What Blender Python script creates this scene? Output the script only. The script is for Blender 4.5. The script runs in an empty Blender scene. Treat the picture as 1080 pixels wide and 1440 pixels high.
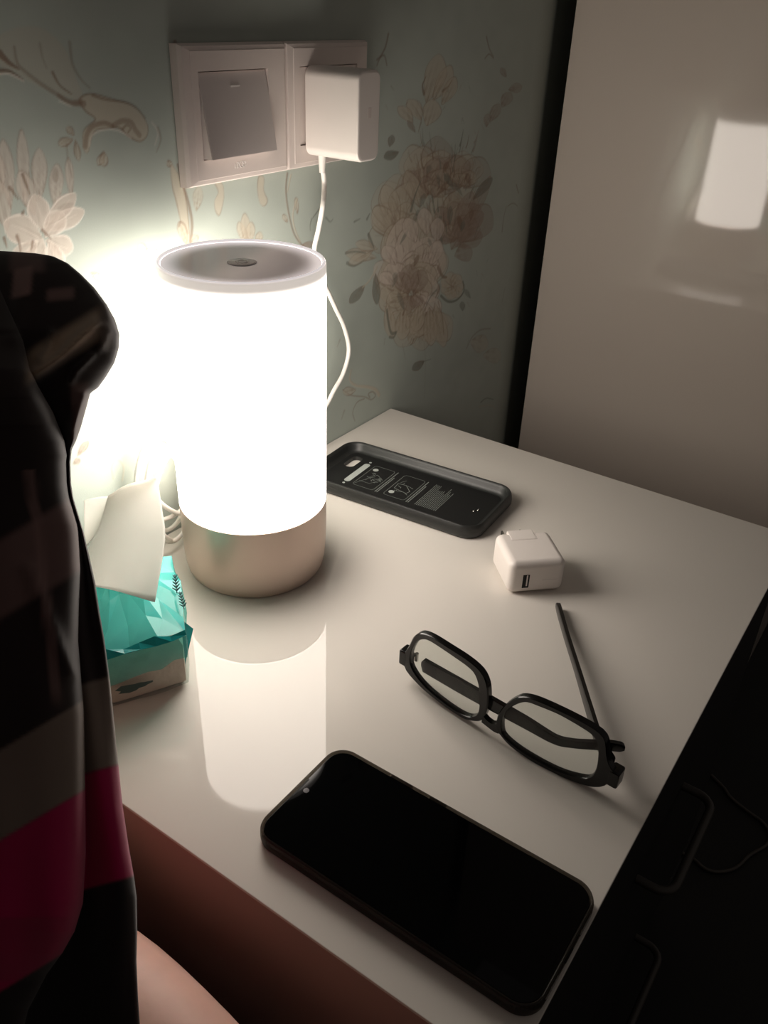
import bpy, bmesh, math, random
import numpy as np
from mathutils import Vector, Matrix, noise

random.seed(7)
scene = bpy.context.scene
col = scene.collection

# ------------------------------------------------------------------ camera
CAM = np.array([-0.721488, -0.475226, 0.385820])
EUL = (1.0288392, -0.0361137, -0.9642864)
FPX = 1199.32
cam_data = bpy.data.cameras.new('camera')
cam_data.sensor_fit = 'HORIZONTAL'
cam_data.sensor_width = 36.0
cam_data.lens = FPX / 1080.0 * 36.0
cam_data.clip_start = 0.01
cam = bpy.data.objects.new('camera', cam_data)
cam.location = CAM
cam.rotation_euler = EUL
col.objects.link(cam)
scene.camera = cam

# ------------------------------------------------------------------ world, exposure
LAMP_E = 10.0
LAMP_COL = (1.0, 0.905, 0.815, 1.0)
world = bpy.data.worlds.new('night_room')
scene.world = world
world.use_nodes = True
bg = world.node_tree.nodes['Background']
bg.inputs['Color'].default_value = (1.0, 0.88, 0.79, 1.0)
bg.inputs['Strength'].default_value = 0.076
scene.view_settings.view_transform = 'Standard'
scene.view_settings.look = 'None'
scene.view_settings.gamma = 1.0
scene.view_settings.use_curve_mapping = False
scene.view_settings.exposure = 0.0

# ------------------------------------------------------------------ pixel -> place helpers
def _rot(a):
    rx, ry, rz = a
    cx, sx, cy, sy, cz, sz = math.cos(rx), math.sin(rx), math.cos(ry), math.sin(ry), math.cos(rz), math.sin(rz)
    return np.array([[cz, -sz, 0], [sz, cz, 0], [0, 0, 1]]) @ np.array([[cy, 0, sy], [0, 1, 0], [-sy, 0, cy]]) @ np.array([[1, 0, 0], [0, cx, -sx], [0, sx, cx]])
ROT = _rot(EUL)
def ray(x, y):
    return ROT @ np.array([(x - 540) / FPX, -(y - 720) / FPX, -1.0])
def at(x, y, t):                      # point at depth t
    return CAM + t * ray(x, y)
def on_z(x, y, z=0.0):                # point at height z
    d = ray(x, y); return CAM + (z - CAM[2]) / d[2] * d
def on_y(x, y, Y=0.0):                # point on a plane parallel to the papered wall
    d = ray(x, y); return CAM + (Y - CAM[1]) / d[1] * d
def on_x(x, y, X):
    d = ray(x, y); return CAM + (X - CAM[0]) / d[0] * d

# ------------------------------------------------------------------ materials
def s2l(c):
    return tuple((v / 255.0 / 12.92) if v / 255.0 <= 0.04045 else ((v / 255.0 + 0.055) / 1.055) ** 2.4 for v in c[:3]) + (1.0,)
def mat(name, color, rough=0.5, metal=0.0, spec=0.5, coat=0.0, coat_rough=0.03, noise_amt=0.0, noise_scale=40.0,
        bump=0.0, bump_scale=200.0, emis=None, emis_str=0.0, sheen=0.0, trans=0.0, ior=1.5, sss=0.0, attr=None):
    m = bpy.data.materials.new(name)
    m.use_nodes = True
    nt = m.node_tree
    b = nt.nodes['Principled BSDF']
    c = s2l(color)
    b.inputs['Base Color'].default_value = c
    b.inputs['Roughness'].default_value = rough
    b.inputs['Metallic'].default_value = metal
    b.inputs['Specular IOR Level'].default_value = spec
    b.inputs['Coat Weight'].default_value = coat
    b.inputs['Coat Roughness'].default_value = coat_rough
    b.inputs['IOR'].default_value = ior
    b.inputs['Transmission Weight'].default_value = trans
    b.inputs['Sheen Weight'].default_value = sheen
    if sss:
        b.inputs['Subsurface Weight'].default_value = sss
        b.inputs['Subsurface Radius'].default_value = (0.01, 0.004, 0.002)
        b.inputs['Subsurface Scale'].default_value = 0.6
    if emis:
        b.inputs['Emission Color'].default_value = emis
        b.inputs['Emission Strength'].default_value = emis_str
    tc = nt.nodes.new('ShaderNodeTexCoord')
    if attr:
        a = nt.nodes.new('ShaderNodeVertexColor'); a.layer_name = attr
        nt.links.new(a.outputs['Color'], b.inputs['Base Color'])
    elif noise_amt > 0:
        n = nt.nodes.new('ShaderNodeTexNoise'); n.inputs['Scale'].default_value = noise_scale
        n.inputs['Detail'].default_value = 4.0
        r = nt.nodes.new('ShaderNodeValToRGB')
        k = noise_amt
        r.color_ramp.elements[0].position = 0.3; r.color_ramp.elements[1].position = 0.7
        r.color_ramp.elements[0].color = tuple(v * (1 - k) for v in c[:3]) + (1,)
        r.color_ramp.elements[1].color = tuple(min(1, v * (1 + k)) for v in c[:3]) + (1,)
        nt.links.new(tc.outputs['Object'], n.inputs['Vector'])
        nt.links.new(n.outputs['Fac'], r.inputs['Fac'])
        nt.links.new(r.outputs['Color'], b.inputs['Base Color'])
    if bump > 0:
        n2 = nt.nodes.new('ShaderNodeTexNoise'); n2.inputs['Scale'].default_value = bump_scale
        bp = nt.nodes.new('ShaderNodeBump'); bp.inputs['Strength'].default_value = bump
        bp.inputs['Distance'].default_value = 0.001
        nt.links.new(tc.outputs['Object'], n2.inputs['Vector'])
        nt.links.new(n2.outputs['Fac'], bp.inputs['Height'])
        nt.links.new(bp.outputs['Normal'], b.inputs['Normal'])
    return m

M = {}
M['top_white'] = mat('white_lacquer', (228, 222, 214), 0.5, spec=0.1, coat=0.58, coat_rough=0.02, noise_amt=0.015, noise_scale=6)
M['wood'] = mat('red_brown_wood', (178, 148, 138), 0.45, noise_amt=0.06, noise_scale=5)  # reddish brown tone of the nightstand side and back panels
M['front_dark'] = mat('dark_drawer_front', (22, 20, 19), 0.6, noise_amt=0.08)
M['handle'] = mat('handle_metal', (70, 66, 62), 0.5, metal=0.3)
M['wardrobe'] = mat('wardrobe_lacquer', (226, 214, 202), 0.5, spec=0.2, coat=1.0, coat_rough=0.05, noise_amt=0.01, noise_scale=5)
M['floor'] = mat('dark_floor', (16, 15, 15), 0.75, noise_amt=0.15, noise_scale=9)
M['recess'] = mat('recess_plaster', (92, 94, 86), 0.9, noise_amt=0.08)
M['plastic'] = mat('white_plastic', (236, 228, 222), 0.35, noise_amt=0.01)
M['plate'] = mat('plate_plastic', (226, 214, 208), 0.42, noise_amt=0.01)
M['rocker'] = mat('rocker_plastic', (220, 210, 206), 0.4, noise_amt=0.01)
M['mark'] = mat('pale_mark', (238, 232, 228), 0.5)
M['dark'] = mat('dark_hollow', (18, 17, 16), 0.7)
M['steel'] = mat('steel', (200, 198, 194), 0.25, metal=1.0)
M['cord'] = mat('white_cord', (240, 236, 230), 0.45)
M['base_metal'] = mat('champagne_aluminium', (208, 189, 176), 0.40, metal=0.65, bump=0.05, bump_scale=900)
M['black_case'] = mat('black_rubber', (30, 32, 31), 0.45, spec=0.6, noise_amt=0.08, bump=0.08, bump_scale=700)
M['case_floor'] = mat('black_lining', (17, 18, 18), 0.6)
M['print'] = mat('grey_print', (176, 182, 178), 0.6)
M['print_dim'] = mat('dim_print', (122, 128, 124), 0.6)
M['frame_black'] = mat('black_acetate', (11, 10, 9), 0.2, spec=0.45, noise_amt=0.1, noise_scale=60)
M['phone_body'] = mat('phone_frame', (26, 26, 27), 0.3, metal=0.6)
M['screen'] = mat('screen_glass', (3, 3, 4), 0.03, spec=0.22)
M['lens_dot'] = mat('camera_glass', (70, 66, 70), 0.08, spec=0.8)
M['paper'] = mat('tissue_paper', (236, 234, 230), 0.9, noise_amt=0.02, noise_scale=80, bump=0.15, bump_scale=500)
def translucent(m, amt, c):
    nt = m.node_tree; out = nt.nodes['Material Output']; b = nt.nodes['Principled BSDF']
    t = nt.nodes.new('ShaderNodeBsdfTranslucent'); t.inputs['Color'].default_value = s2l(c)
    mx = nt.nodes.new('ShaderNodeMixShader'); mx.inputs[0].default_value = amt
    nt.links.new(b.outputs[0], mx.inputs[1]); nt.links.new(t.outputs[0], mx.inputs[2]); nt.links.new(mx.outputs[0], out.inputs['Surface'])
translucent(M['paper'], 0.68, (250, 248, 244))
M['bundle'] = mat('tissue_bundle', (214, 198, 184), 0.9, noise_amt=0.05, noise_scale=120, bump=0.3, bump_scale=250)
M['ink'] = mat('teal_ink', (14, 84, 84), 0.5)
M['ink_dark'] = mat('dark_ink', (52, 74, 70), 0.6)
M['skin'] = mat('skin', (238, 190, 174), 0.55, noise_amt=0.09, noise_scale=30, sss=0.15, bump=0.1, bump_scale=300)
M['hair'] = mat('black_hair', (22, 18, 16), 0.5, noise_amt=0.3, noise_scale=90)
M['trousers'] = mat('dark_trousers', (36, 34, 40), 0.85, noise_amt=0.1)
M['sheet'] = mat('bed_sheet', (60, 44, 44), 0.9, noise_amt=0.1, noise_scale=30)
M['bed_wood'] = mat('bed_wood', (44, 34, 30), 0.5, noise_amt=0.15)
M['shirt'] = mat('plaid_cotton', (60, 50, 50), 0.9, spec=0.2, sheen=0.25, attr='plaid')

def film_mat(name, tint, gloss, opac, base):
    m = bpy.data.materials.new(name); m.use_nodes = True
    nt = m.node_tree; b = nt.nodes['Principled BSDF']; out = nt.nodes['Material Output']
    b.inputs['Base Color'].default_value = s2l(base)
    b.inputs['Roughness'].default_value = gloss
    tr = nt.nodes.new('ShaderNodeBsdfTransparent'); tr.inputs['Color'].default_value = s2l(tint)
    n = nt.nodes.new('ShaderNodeTexNoise'); n.inputs['Scale'].default_value = 45
    bp = nt.nodes.new('ShaderNodeBump'); bp.inputs['Strength'].default_value = 0.35; bp.inputs['Distance'].default_value = 0.002
    tc = nt.nodes.new('ShaderNodeTexCoord')
    nt.links.new(tc.outputs['Object'], n.inputs['Vector']); nt.links.new(n.outputs['Fac'], bp.inputs['Height'])
    nt.links.new(bp.outputs['Normal'], b.inputs['Normal'])
    mx = nt.nodes.new('ShaderNodeMixShader'); mx.inputs[0].default_value = opac
    nt.links.new(tr.outputs[0], mx.inputs[1]); nt.links.new(b.outputs[0], mx.inputs[2])
    nt.links.new(mx.outputs[0], out.inputs['Surface'])
    return m
M['film_teal'] = film_mat('teal_film', (150, 238, 234), 0.15, 0.5, (88, 206, 204))
M['film_pale'] = film_mat('pale_teal_film', (178, 236, 230), 0.2, 0.28, (150, 226, 222))
M['film_dark'] = film_mat('teal_film_folded', (80, 200, 198), 0.18, 0.65, (30, 158, 160))
M['film_clear'] = film_mat('clear_film', (240, 244, 242), 0.12, 0.10, (235, 240, 238))
M['clear_case'] = film_mat('clear_bumper', (170, 165, 158), 0.06, 0.3, (84, 78, 72))
M['lens'] = film_mat('lens_glass', (246, 248, 246), 0.02, 0.05, (230, 230, 230))
for n_ in M['lens'].node_tree.nodes:
    if n_.type == 'BUMP': n_.inputs['Strength'].default_value = 0.0
for n_ in M['clear_case'].node_tree.nodes:
    if n_.type == 'BUMP': n_.inputs['Strength'].default_value = 0.0

# lamp shade: an opal tube that gives off light, a little dimmer towards its rim
def shade_mat():
    m = bpy.data.materials.new('opal_shade'); m.use_nodes = True
    nt = m.node_tree; b = nt.nodes['Principled BSDF']
    b.inputs['Base Color'].default_value = s2l((235, 230, 230)); b.inputs['Roughness'].default_value = 0.35
    b.inputs['Emission Color'].default_value = LAMP_COL
    tc = nt.nodes.new('ShaderNodeTexCoord'); sp = nt.nodes.new('ShaderNodeSeparateXYZ')
    r = nt.nodes.new('ShaderNodeMapRange')
    r.interpolation_type = 'SMOOTHSTEP'
    r.inputs['From Min'].default_value = 0.2325; r.inputs['From Max'].default_value = 0.2215
    r.inputs['To Min'].default_value = 0.55; r.inputs['To Max'].default_value = LAMP_E
    nt.links.new(tc.outputs['Object'], sp.inputs[0]); nt.links.new(sp.outputs['Z'], r.inputs['Value'])
    nt.links.new(r.outputs['Result'], b.inputs['Emission Strength'])
    return m
M['shade'] = shade_mat()
def panel_mat():
    m = bpy.data.materials.new('lamp_top_panel'); m.use_nodes = True
    nt = m.node_tree; b = nt.nodes['Principled BSDF']
    b.inputs['Base Color'].default_value = s2l((176, 166, 170)); b.inputs['Roughness'].default_value = 0.12
    b.inputs['Emission Color'].default_value = (1.0, 0.9, 0.9, 1)
    tc = nt.nodes.new('ShaderNodeTexCoord'); sp = nt.nodes.new('ShaderNodeVectorMath'); sp.operation = 'MULTIPLY'
    sp.inputs[1].default_value = (1, 1, 0)
    ln = nt.nodes.new('ShaderNodeVectorMath'); ln.operation = 'LENGTH'
    r = nt.nodes.new('ShaderNodeMapRange'); r.interpolation_type = 'SMOOTHSTEP'
    r.inputs['From Min'].default_value = 0.036; r.inputs['From Max'].default_value = 0.054
    r.inputs['To Min'].default_value = 0.05; r.inputs['To Max'].default_value = 0.5
    nt.links.new(tc.outputs['Object'], sp.inputs[0]); nt.links.new(sp.outputs[0], ln.inputs[0])
    nt.links.new(ln.outputs['Value'], r.inputs['Value']); nt.links.new(r.outputs['Result'], b.inputs['Emission Strength'])
    return m
M['panel'] = panel_mat()
M['rim'] = mat('shade_rim', (245, 240, 240), 0.3, emis=(1, 0.92, 0.92, 1), emis_str=0.6)
M['button'] = mat('touch_button', (120, 114, 118), 0.25)

# ------------------------------------------------------------------ object helpers
def tag(o, label=None, cat=None, group=None, kind=None):
    if label: o['label'] = label
    if cat: o['category'] = cat
    if group: o['group'] = group
    if kind: o['kind'] = kind
    return o
def thing(name, label, cat, loc=(0, 0, 0), rz=0.0, group=None):
    o = bpy.data.objects.new(name, None)
    o.empty_display_size = 0.02
    o.location = Vector([float(v) for v in loc]); o.rotation_euler = (0, 0, rz)
    col.objects.link(o)
    return tag(o, label, cat, group)
def link(name, me, material, parent=None, smooth=False):
    o = bpy.data.objects.new(name, me)
    if material is not None: me.materials.append(material)
    if smooth:
        me.polygons.foreach_set('use_smooth', [True] * len(me.polygons))
    o.parent = parent
    col.objects.link(o)
    return o
def from_bm(name, bm, material, parent=None, smooth=False, sharp=None):
    bmesh.ops.recalc_face_normals(bm, faces=bm.faces)
    me = bpy.data.meshes.new(name); bm.to_mesh(me); bm.free()
    o = link(name, me, material, parent, smooth)
    if sharp is not None:
        me.set_sharp_from_angle(angle=math.radians(sharp))
    if smooth:
        wn = o.modifiers.new('normals', 'WEIGHTED_NORMAL'); wn.keep_sharp = True; wn.weight = 100
    return o
def add_box(bm, lo, hi, bevel=0.0, seg=2):
    r = bmesh.ops.create_cube(bm, size=1.0)
    vs = r['verts']
    for v in vs:
        v.co = Vector([lo[i] + (v.co[i] + 0.5) * (hi[i] - lo[i]) for i in range(3)])
    if bevel > 0:
        es = list({e for v in vs for e in v.link_edges})
        bmesh.ops.bevel(bm, geom=es, offset=bevel, segments=seg, affect='EDGES', profile=0.5)
def box(name, lo, hi, material, parent=None, bevel=0.0, seg=2):
    bm = bmesh.new(); add_box(bm, lo, hi, bevel, seg)
    return from_bm(name, bm, material, parent, smooth=bevel > 0, sharp=40 if bevel > 0 else None)
def lathe(name, prof, material, parent=None, n=96, closed=False, sharp=35):
    bm = bmesh.new(); rings = []
    for r, z in prof:
        if r < 1e-6:
            rings.append([bm.verts.new((0, 0, z))])
        else:
            rings.append([bm.verts.new((r * math.cos(2 * math.pi * k / n), r * math.sin(2 * math.pi * k / n), z)) for k in range(n)])
    pairs = list(zip(rings[:-1], rings[1:]))
    if closed: pairs.append((rings[-1], rings[0]))
    for a, b in pairs:
        if len(a) == 1 and len(b) == 1: continue
        for k in range(n):
            k2 = (k + 1) % n
            if len(a) == 1: bm.faces.new((a[0], b[k], b[k2]))
            elif len(b) == 1: bm.faces.new((a[k], b[0], a[k2]))
            else: bm.faces.new((a[k], b[k], b[k2], a[k2]))
    return from_bm(name, bm, material, parent, True, sharp)
def catmull(pts, n=8, closed=False):
    P = [np.array(p, float) for p in pts]; out = []
    m = len(P)
    rng = range(m) if closed else range(m - 1)
    for i in rng:
        if closed: p0, p1, p2, p3 = P[(i - 1) % m], P[i], P[(i + 1) % m], P[(i + 2) % m]
        else: p0, p1, p2, p3 = P[max(i - 1, 0)], P[i], P[i + 1], P[min(i + 2, m - 1)]
        for k in range(n):
            t = k / n
            out.append(0.5 * ((2 * p1) + (-p0 + p2) * t + (2 * p0 - 5 * p1 + 4 * p2 - p3) * t * t + (-p0 + 3 * p1 - 3 * p2 + p3) * t ** 3))
    if not closed: out.append(P[-1])
    return out
def add_tube(bm, pts, rad, n=10, cap=True):
    P = [Vector([float(c) for c in p]) for p in pts]; m = len(P)
    R = rad if hasattr(rad, '__len__') else [rad] * m
    tang = [(P[min(i + 1, m - 1)] - P[max(i - 1, 0)]).normalized() for i in range(m)]
    nrm = tang[0].orthogonal().normalized(); rings = []
    for i in range(m):
        nrm = (nrm - tang[i] * nrm.dot(tang[i]))
        nrm = nrm.normalized() if nrm.length > 1e-9 else tang[i].orthogonal().normalized()
        bi = tang[i].cross(nrm)
        rings.append([bm.verts.new(P[i] + (nrm * math.cos(2 * math.pi * k / n) + bi * math.sin(2 * math.pi * k / n)) * R[i]) for k in range(n)])
    for a, b in zip(rings[:-1], rings[1:]):
        for k in range(n):
            bm.faces.new((a[k], a[(k + 1) % n], b[(k + 1) % n], b[k]))
    if cap:
        bm.faces.new(rings[0]); bm.faces.new(rings[-1])
def tube(name, pts, rad, material, parent=None, n=10):
    bm = bmesh.new(); add_tube(bm, pts, rad, n)
    return from_bm(name, bm, material, parent, True, 60)
def rrect(w, h, r, n=8):
    out = []
    for cx, cy, a0 in ((w / 2 - r, h / 2 - r, 0), (-w / 2 + r, h / 2 - r, 90), (-w / 2 + r, -h / 2 + r, 180), (w / 2 - r, -h / 2 + r, 270)):
        for k in range(n + 1):
            a = math.radians(a0 + 90 * k / n); out.append((cx + r * math.cos(a), cy + r * math.sin(a)))
    return out
def stack(bm, loops, close_first=True, close_last=True, ring=False):
    rings = [[bm.verts.new(Vector([float(c) for c in p])) for p in lp] for lp in loops]
    n = len(rings[0])
    pairs = list(zip(rings[:-1], rings[1:]))
    if ring: pairs.append((rings[-1], rings[0]))
    for a, b in pairs:
        for k in range(n):
            bm.faces.new((a[k], a[(k + 1) % n], b[(k + 1) % n], b[k]))
    if not ring:
        if close_first: bm.faces.new(rings[0])
        if close_last: bm.faces.new(rings[-1])
    return rings
def rr_prism(name, w, h, r, z0, z1, bev, material, parent, center=(0, 0), n=8):
    bm = bmesh.new(); lps = []
    prof = [(bev, z0)] + [(bev * (1 - math.sin(a)), z0 + bev * (1 - math.cos(a))) for a in (math.pi / 6, math.pi / 3, math.pi / 2)] + \
           [(bev * (1 - math.cos(a)), z1 - bev * (1 - math.sin(a))) for a in (0, math.pi / 6, math.pi / 3, math.pi / 2)]
    for ins, z in prof:
        lps.append([(center[0] + x, center[1] + y, z) for x, y in rrect(w - 2 * ins, h - 2 * ins, max(r - ins, 0.0005), n)])
    stack(bm, lps)
    return from_bm(name, bm, material, parent, True, 40)
def rr_ring(name, profile, w, h, r, material, parent, n=10):
    """closed cross-section profile of (inset, z) swept round a rounded rectangle"""
    bm = bmesh.new()
    lps = [[(x, y, z) for x, y in rrect(w - 2 * i, h - 2 * i, max(r - i, 0.0006), n)] for i, z in profile]
    stack(bm, lps, ring=True)
    return from_bm(name, bm, material, parent, True, 50)

# ================================================================== SETTING
FLOOR_Z = -0.50
TOP_L, TOP_W = 0.5326, 0.4251            # night stand top
LX, LY = -0.3110, -0.0843                # lamp
WX, WY = 0.3257, -0.0135                 # wardrobe side panel, its edge next to the wall

box('floor', (-2.2, -2.4, FLOOR_Z - 0.05), (1.4, 0.6, FLOOR_Z), M['floor'])['kind'] = 'structure'

# ---- papered wall: fine grid whose colour attribute carries the printed flowers
GROUND = np.array(s2l((175, 183, 175))[:3]); MOTIF = np.array(s2l((190, 181, 163))[:3])
PALE = np.array(s2l((212, 200, 188))[:3]); BROWN = np.array(s2l((128, 104, 86))[:3])
LIGHT = np.array(s2l((232, 224, 214))[:3]); GREY = np.array(s2l((116, 118, 108))[:3]); ROSE = np.array(s2l((158, 142, 130))[:3])

X0, X1, Z0, Z1, STEP = -0.76, 0.262, -0.20, 0.58, 0.00094
gx = np.arange(X0, X1 + 1e-6, STEP); gz = np.arange(Z0, Z1 + 1e-6, STEP)
NX, NZ = len(gx), len(gz)
PAPER = np.empty((NZ, NX, 3)); PAPER[:] = GROUND
RELIEF = np.zeros((NZ, NX))
rs = np.random.RandomState(3)
def soft_noise(cells):
    g = rs.rand(cells + 2, cells + 2)
    u = np.linspace(0, cells, NX); v = np.linspace(0, cells, NZ)
    iu = u.astype(int); iv = v.astype(int); fu = u - iu; fv = v - iv
    fu = fu * fu * (3 - 2 * fu); fv = fv * fv * (3 - 2 * fv)
    a = g[iv][:, iu]; b = g[iv][:, iu + 1]; c = g[iv + 1][:, iu]; d = g[iv + 1][:, iu + 1]
    return (a * (1 - fu) + b * fu) * (1 - fv)[:, None] + (c * (1 - fu) + d * fu) * fv[:, None]
mott = 0.6 * soft_noise(14) + 0.4 * soft_noise(60)
PAPER *= (0.93 + 0.14 * mott)[:, :, None]
def wpx(pts):
    return np.array([[q[0], q[2]] for q in (on_y(x, y) for x, y in pts)])
def window(P, pad):
    i0 = int(np.clip((P[:, 0].min() - pad - X0) / STEP, 0, NX)); i1 = int(np.clip((P[:, 0].max() + pad - X0) / STEP + 2, 0, NX))
    j0 = int(np.clip((P[:, 1].min() - pad - Z0) / STEP, 0, NZ)); j1 = int(np.clip((P[:, 1].max() + pad - Z0) / STEP + 2, 0, NZ))
    return i0, i1, j0, j1
def seg_dist(P, gxs, gzs, closed):
    D = np.full((len(gzs), len(gxs)), 9.0); T = np.zeros_like(D)
    Xg, Zg = np.meshgrid(gxs, gzs); n = len(P); m = n if closed else n - 1
    for i in range(m):
        a, b = P[i], P[(i + 1) % n]; d = b - a; L2 = d @ d + 1e-12
        t = np.clip(((Xg - a[0]) * d[0] + (Zg - a[1]) * d[1]) / L2, 0, 1)
        q = np.hypot(Xg - a[0] - t * d[0], Zg - a[1] - t * d[1])
        k = q < D; D[k] = q[k]; T[k] = (i + t[k]) / m
    return D, T, Xg, Zg
def inside(P, Xg, Zg):
    r = np.zeros(Xg.shape, bool); n = len(P)
    for i in range(n):
        x1, z1 = P[i]; x2, z2 = P[(i + 1) % n]
        c = ((z1 > Zg) != (z2 > Zg)) & (Xg < (x2 - x1) * (Zg - z1) / (z2 - z1 + 1e-15) + x1)
        r ^= c
    return r
def blend(j0, j1, i0, i1, a, c):
    PAPER[j0:j1, i0:i1] = PAPER[j0:j1, i0:i1] * (1 - a[:, :, None]) + c * a[:, :, None]
def stroke(pts, w0, w1, c, alpha=0.8, sm=6, metric=False):
    P = np.array(catmull(pts, sm)) if sm else np.array(pts, float)
    if not metric: P = wpx(P)
    i0, i1, j0, j1 = window(P, 0.006)
    if i1 <= i0 or j1 <= j0: return
    D, T, _, _ = seg_dist(P, gx[i0:i1], gz[j0:j1], False)
    w = (w0 + (w1 - w0) * T) * 0.001 / 2
    a = np.clip((w + STEP * 0.6 - D) / (STEP * 1.2), 0, 1) * alpha
    blend(j0, j1, i0, i1, a, c); RELIEF[j0:j1, i0:i1] = np.maximum(RELIEF[j0:j1, i0:i1], a)
def shape(pts, fill, alpha, edge=None, ew=1.2, ealpha=0.6, sm=5):
    P = wpx(np.array(catmull(pts, sm, True)) if sm else pts)
    i0, i1, j0, j1 = window(P, 0.004)
    if i1 <= i0 or j1 <= j0: return
    D, T, Xg, Zg = seg_dist(P, gx[i0:i1], gz[j0:j1], True)
    ins = inside(P, Xg, Zg); sd = np.where(ins, -D, D)
    a = np.clip((-sd) / (STEP * 1.3) + 0.5, 0, 1) * alpha
    blend(j0, j1, i0, i1, a, fill)
    RELIEF[j0:j1, i0:i1] = np.maximum(RELIEF[j0:j1, i0:i1], 0.5 * a)
    if edge is not None:
        w = ew * 0.0005 * (0.55 + 0.45 * np.sin(T * 6.283 * 2 + P[0, 0] * 400))
        e = np.clip((w + STEP * 0.6 - D) / (STEP * 1.2), 0, 1) * ealpha
        blend(j0, j1, i0, i1, e, edge); RELIEF[j0:j1, i0:i1] = np.maximum(RELIEF[j0:j1, i0:i1], e)
def petal(bx, by, tx, ty, w, fill=MOTIF, alpha=0.8, edge=BROWN, ew=1.2, ealpha=0.5, bend=0.0, vein=True, fat=0.62):
    d = np.array([tx - bx, ty - by], float); L = np.hypot(*d) + 1e-6; u = d / L; n = np.array([-u[1], u[0]])
    B = np.array([bx, by], float)
    def q(s, k):
        return tuple(B + u * L * s + n * (k * w / 2 + bend * w * math.sin(s * math.pi)))
    pts = [q(0, 0.12), q(0.3, 0.75), q(fat, 1.0), q(0.87, 0.62), q(1, 0), q(0.87, -0.62), q(fat, -1.0), q(0.3, -0.75), q(0, -0.12)]
    shape(pts, fill, alpha, edge, ew, ealpha)
    if edge is not None: streaks(pts, bx, by, tx, ty, w, BROWN if edge is LIGHT else edge, 0.3 if edge is LIGHT else 0.5)
    if vein:
        stroke([q(0.08, 0), q(0.45, 0.08), q(0.8, 0)], 1.0, 0.5, edge if edge is not None else BROWN, ealpha * 0.5)
def streaks(pts, bx, by, tx, ty, w, c, alpha):
    P = wpx(np.array(catmull(pts, 5, True))); B = wpx([(bx, by)])[0]; T = wpx([(tx, ty)])[0]
    i0, i1, j0, j1 = window(P, 0.002)
    if i1 <= i0 or j1 <= j0: return
    Xg, Zg = np.meshgrid(gx[i0:i1], gz[j0:j1]); ins = inside(P, Xg, Zg)
    a = T - B; L2 = a @ a + 1e-12
    s_ = ((Xg - B[0]) * a[0] + (Zg - B[1]) * a[1]) / L2
    k_ = ((Zg - B[1]) * a[0] - (Xg - B[0]) * a[1]) / L2 * (math.hypot(tx - bx, ty - by) / max(w, 1) * 2)
    ph = (bx * 1.7 + ty * 0.9) % 6.28
    st = np.clip(0.35 + 0.45 * np.sin(k_ * 8 + ph) + 0.35 * np.sin(k_ * 21 + 2 * ph + 3 * s_) + 0.3 * np.sin(s_ * 17 + k_ * 4 + ph), 0, 1)
    al = ins * np.clip(0.95 - s_, 0, 1) ** 1.2 * st * alpha
    blend(j0, j1, i0, i1, al, c)
def flower(cx, cy, rx, ry, layers, npet, seed, fill=(MOTIF,), alpha=0.6, dark=BROWN, arc=None):
    r_ = random.Random(seed)
    for l in range(layers):
        f = 1 - l / (layers + 0.3); off = r_.uniform(0, 6.28)
        n = max(4, npet - l)
        for k in range(n):
            a = off + 6.283 * k / n + r_.uniform(-0.2, 0.2); q = f * r_.uniform(0.72, 1.2)
            if arc: a = arc[0] + (arc[1] - arc[0]) * (k + 0.5) / n + r_.uniform(-0.15, 0.15)
            petal(cx + 0.12 * rx * math.cos(a), cy + 0.12 * ry * math.sin(a), cx + rx * q * math.cos(a), cy + ry * q * math.sin(a), (rx + ry) * (0.42 if arc else 0.6) * f * r_.uniform(0.8, 1.2) * 6.0 / n,
                  fill=r_.choice(fill), alpha=alpha * r_.uniform(0.7, 1.1), edge=dark, ew=1.3, ealpha=0.5, bend=r_.uniform(-0.12, 0.12))
        for k in range(n * 2):
            a = r_.uniform(0, 6.28) if not arc else r_.uniform(*arc); q = f * r_.uniform(0.25, 0.8)
            x, y = cx + rx * q * math.cos(a), cy + ry * q * math.sin(a)
            stroke([(x, y), (x + rx * 0.1 * math.cos(a), y + ry * 0.1 * math.sin(a)), (x + rx * 0.2 * math.cos(a + 0.3), y + ry * 0.2 * math.sin(a + 0.3))], r_.uniform(1.2, 2.6), 0.6, dark, r_.uniform(0.25, 0.5), sm=3)
def blot(x, y, rx, ry, c, alpha, ang=0.0):
    pts = [(x + rx * math.cos(a) * math.cos(ang) - ry * math.sin(a) * math.sin(ang), y + rx * math.cos(a) * math.sin(ang) + ry * math.sin(a) * math.cos(ang)) for a in np.linspace(0, 2 * math.pi, 9)[:-1]]
    shape(pts, c, alpha)

# lily spray, lower left
for a in [(15, 290, 4, 196, 22), (36, 285, 30, 182, 17), (2, 270, -10, 210, 24), (56, 280, 55, 208, 22), (78, 290, 80, 230, 20), (100, 275, 96, 222, 12), (48, 300, 28, 240, 26), (10, 320, -8, 250, 30)]:
    petal(*a, fill=PALE, alpha=0.55, edge=BROWN, ew=1.1, ealpha=0.4)
for a in [(66, 322, 118, 296, 26), (64, 318, 106, 272, 24), (62, 325, 48, 274, 30), (64, 332, 88, 298, 30), (58, 336, 6, 312, 40), (66, 338, 102, 352, 30), (60, 338, 44, 372, 26), (50, 340, 20, 372, 30), (70, 340, 84, 380, 24)]:
    petal(*a, fill=PALE, alpha=0.75, edge=LIGHT, ew=1.5, ealpha=0.8)
for a in [((32, 246), (38, 262), (42, 272)), ((14, 264), (20, 272), (26, 280)), ((32, 300), (34, 296)), ((24, 332), (28, 346), (29, 360)), ((60, 324), (66, 330), (72, 336)), ((6, 335), (10, 348)), ((46, 340), (44, 352))]:
    stroke(a, 2.2, 0.7, BROWN, 0.75)
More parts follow.
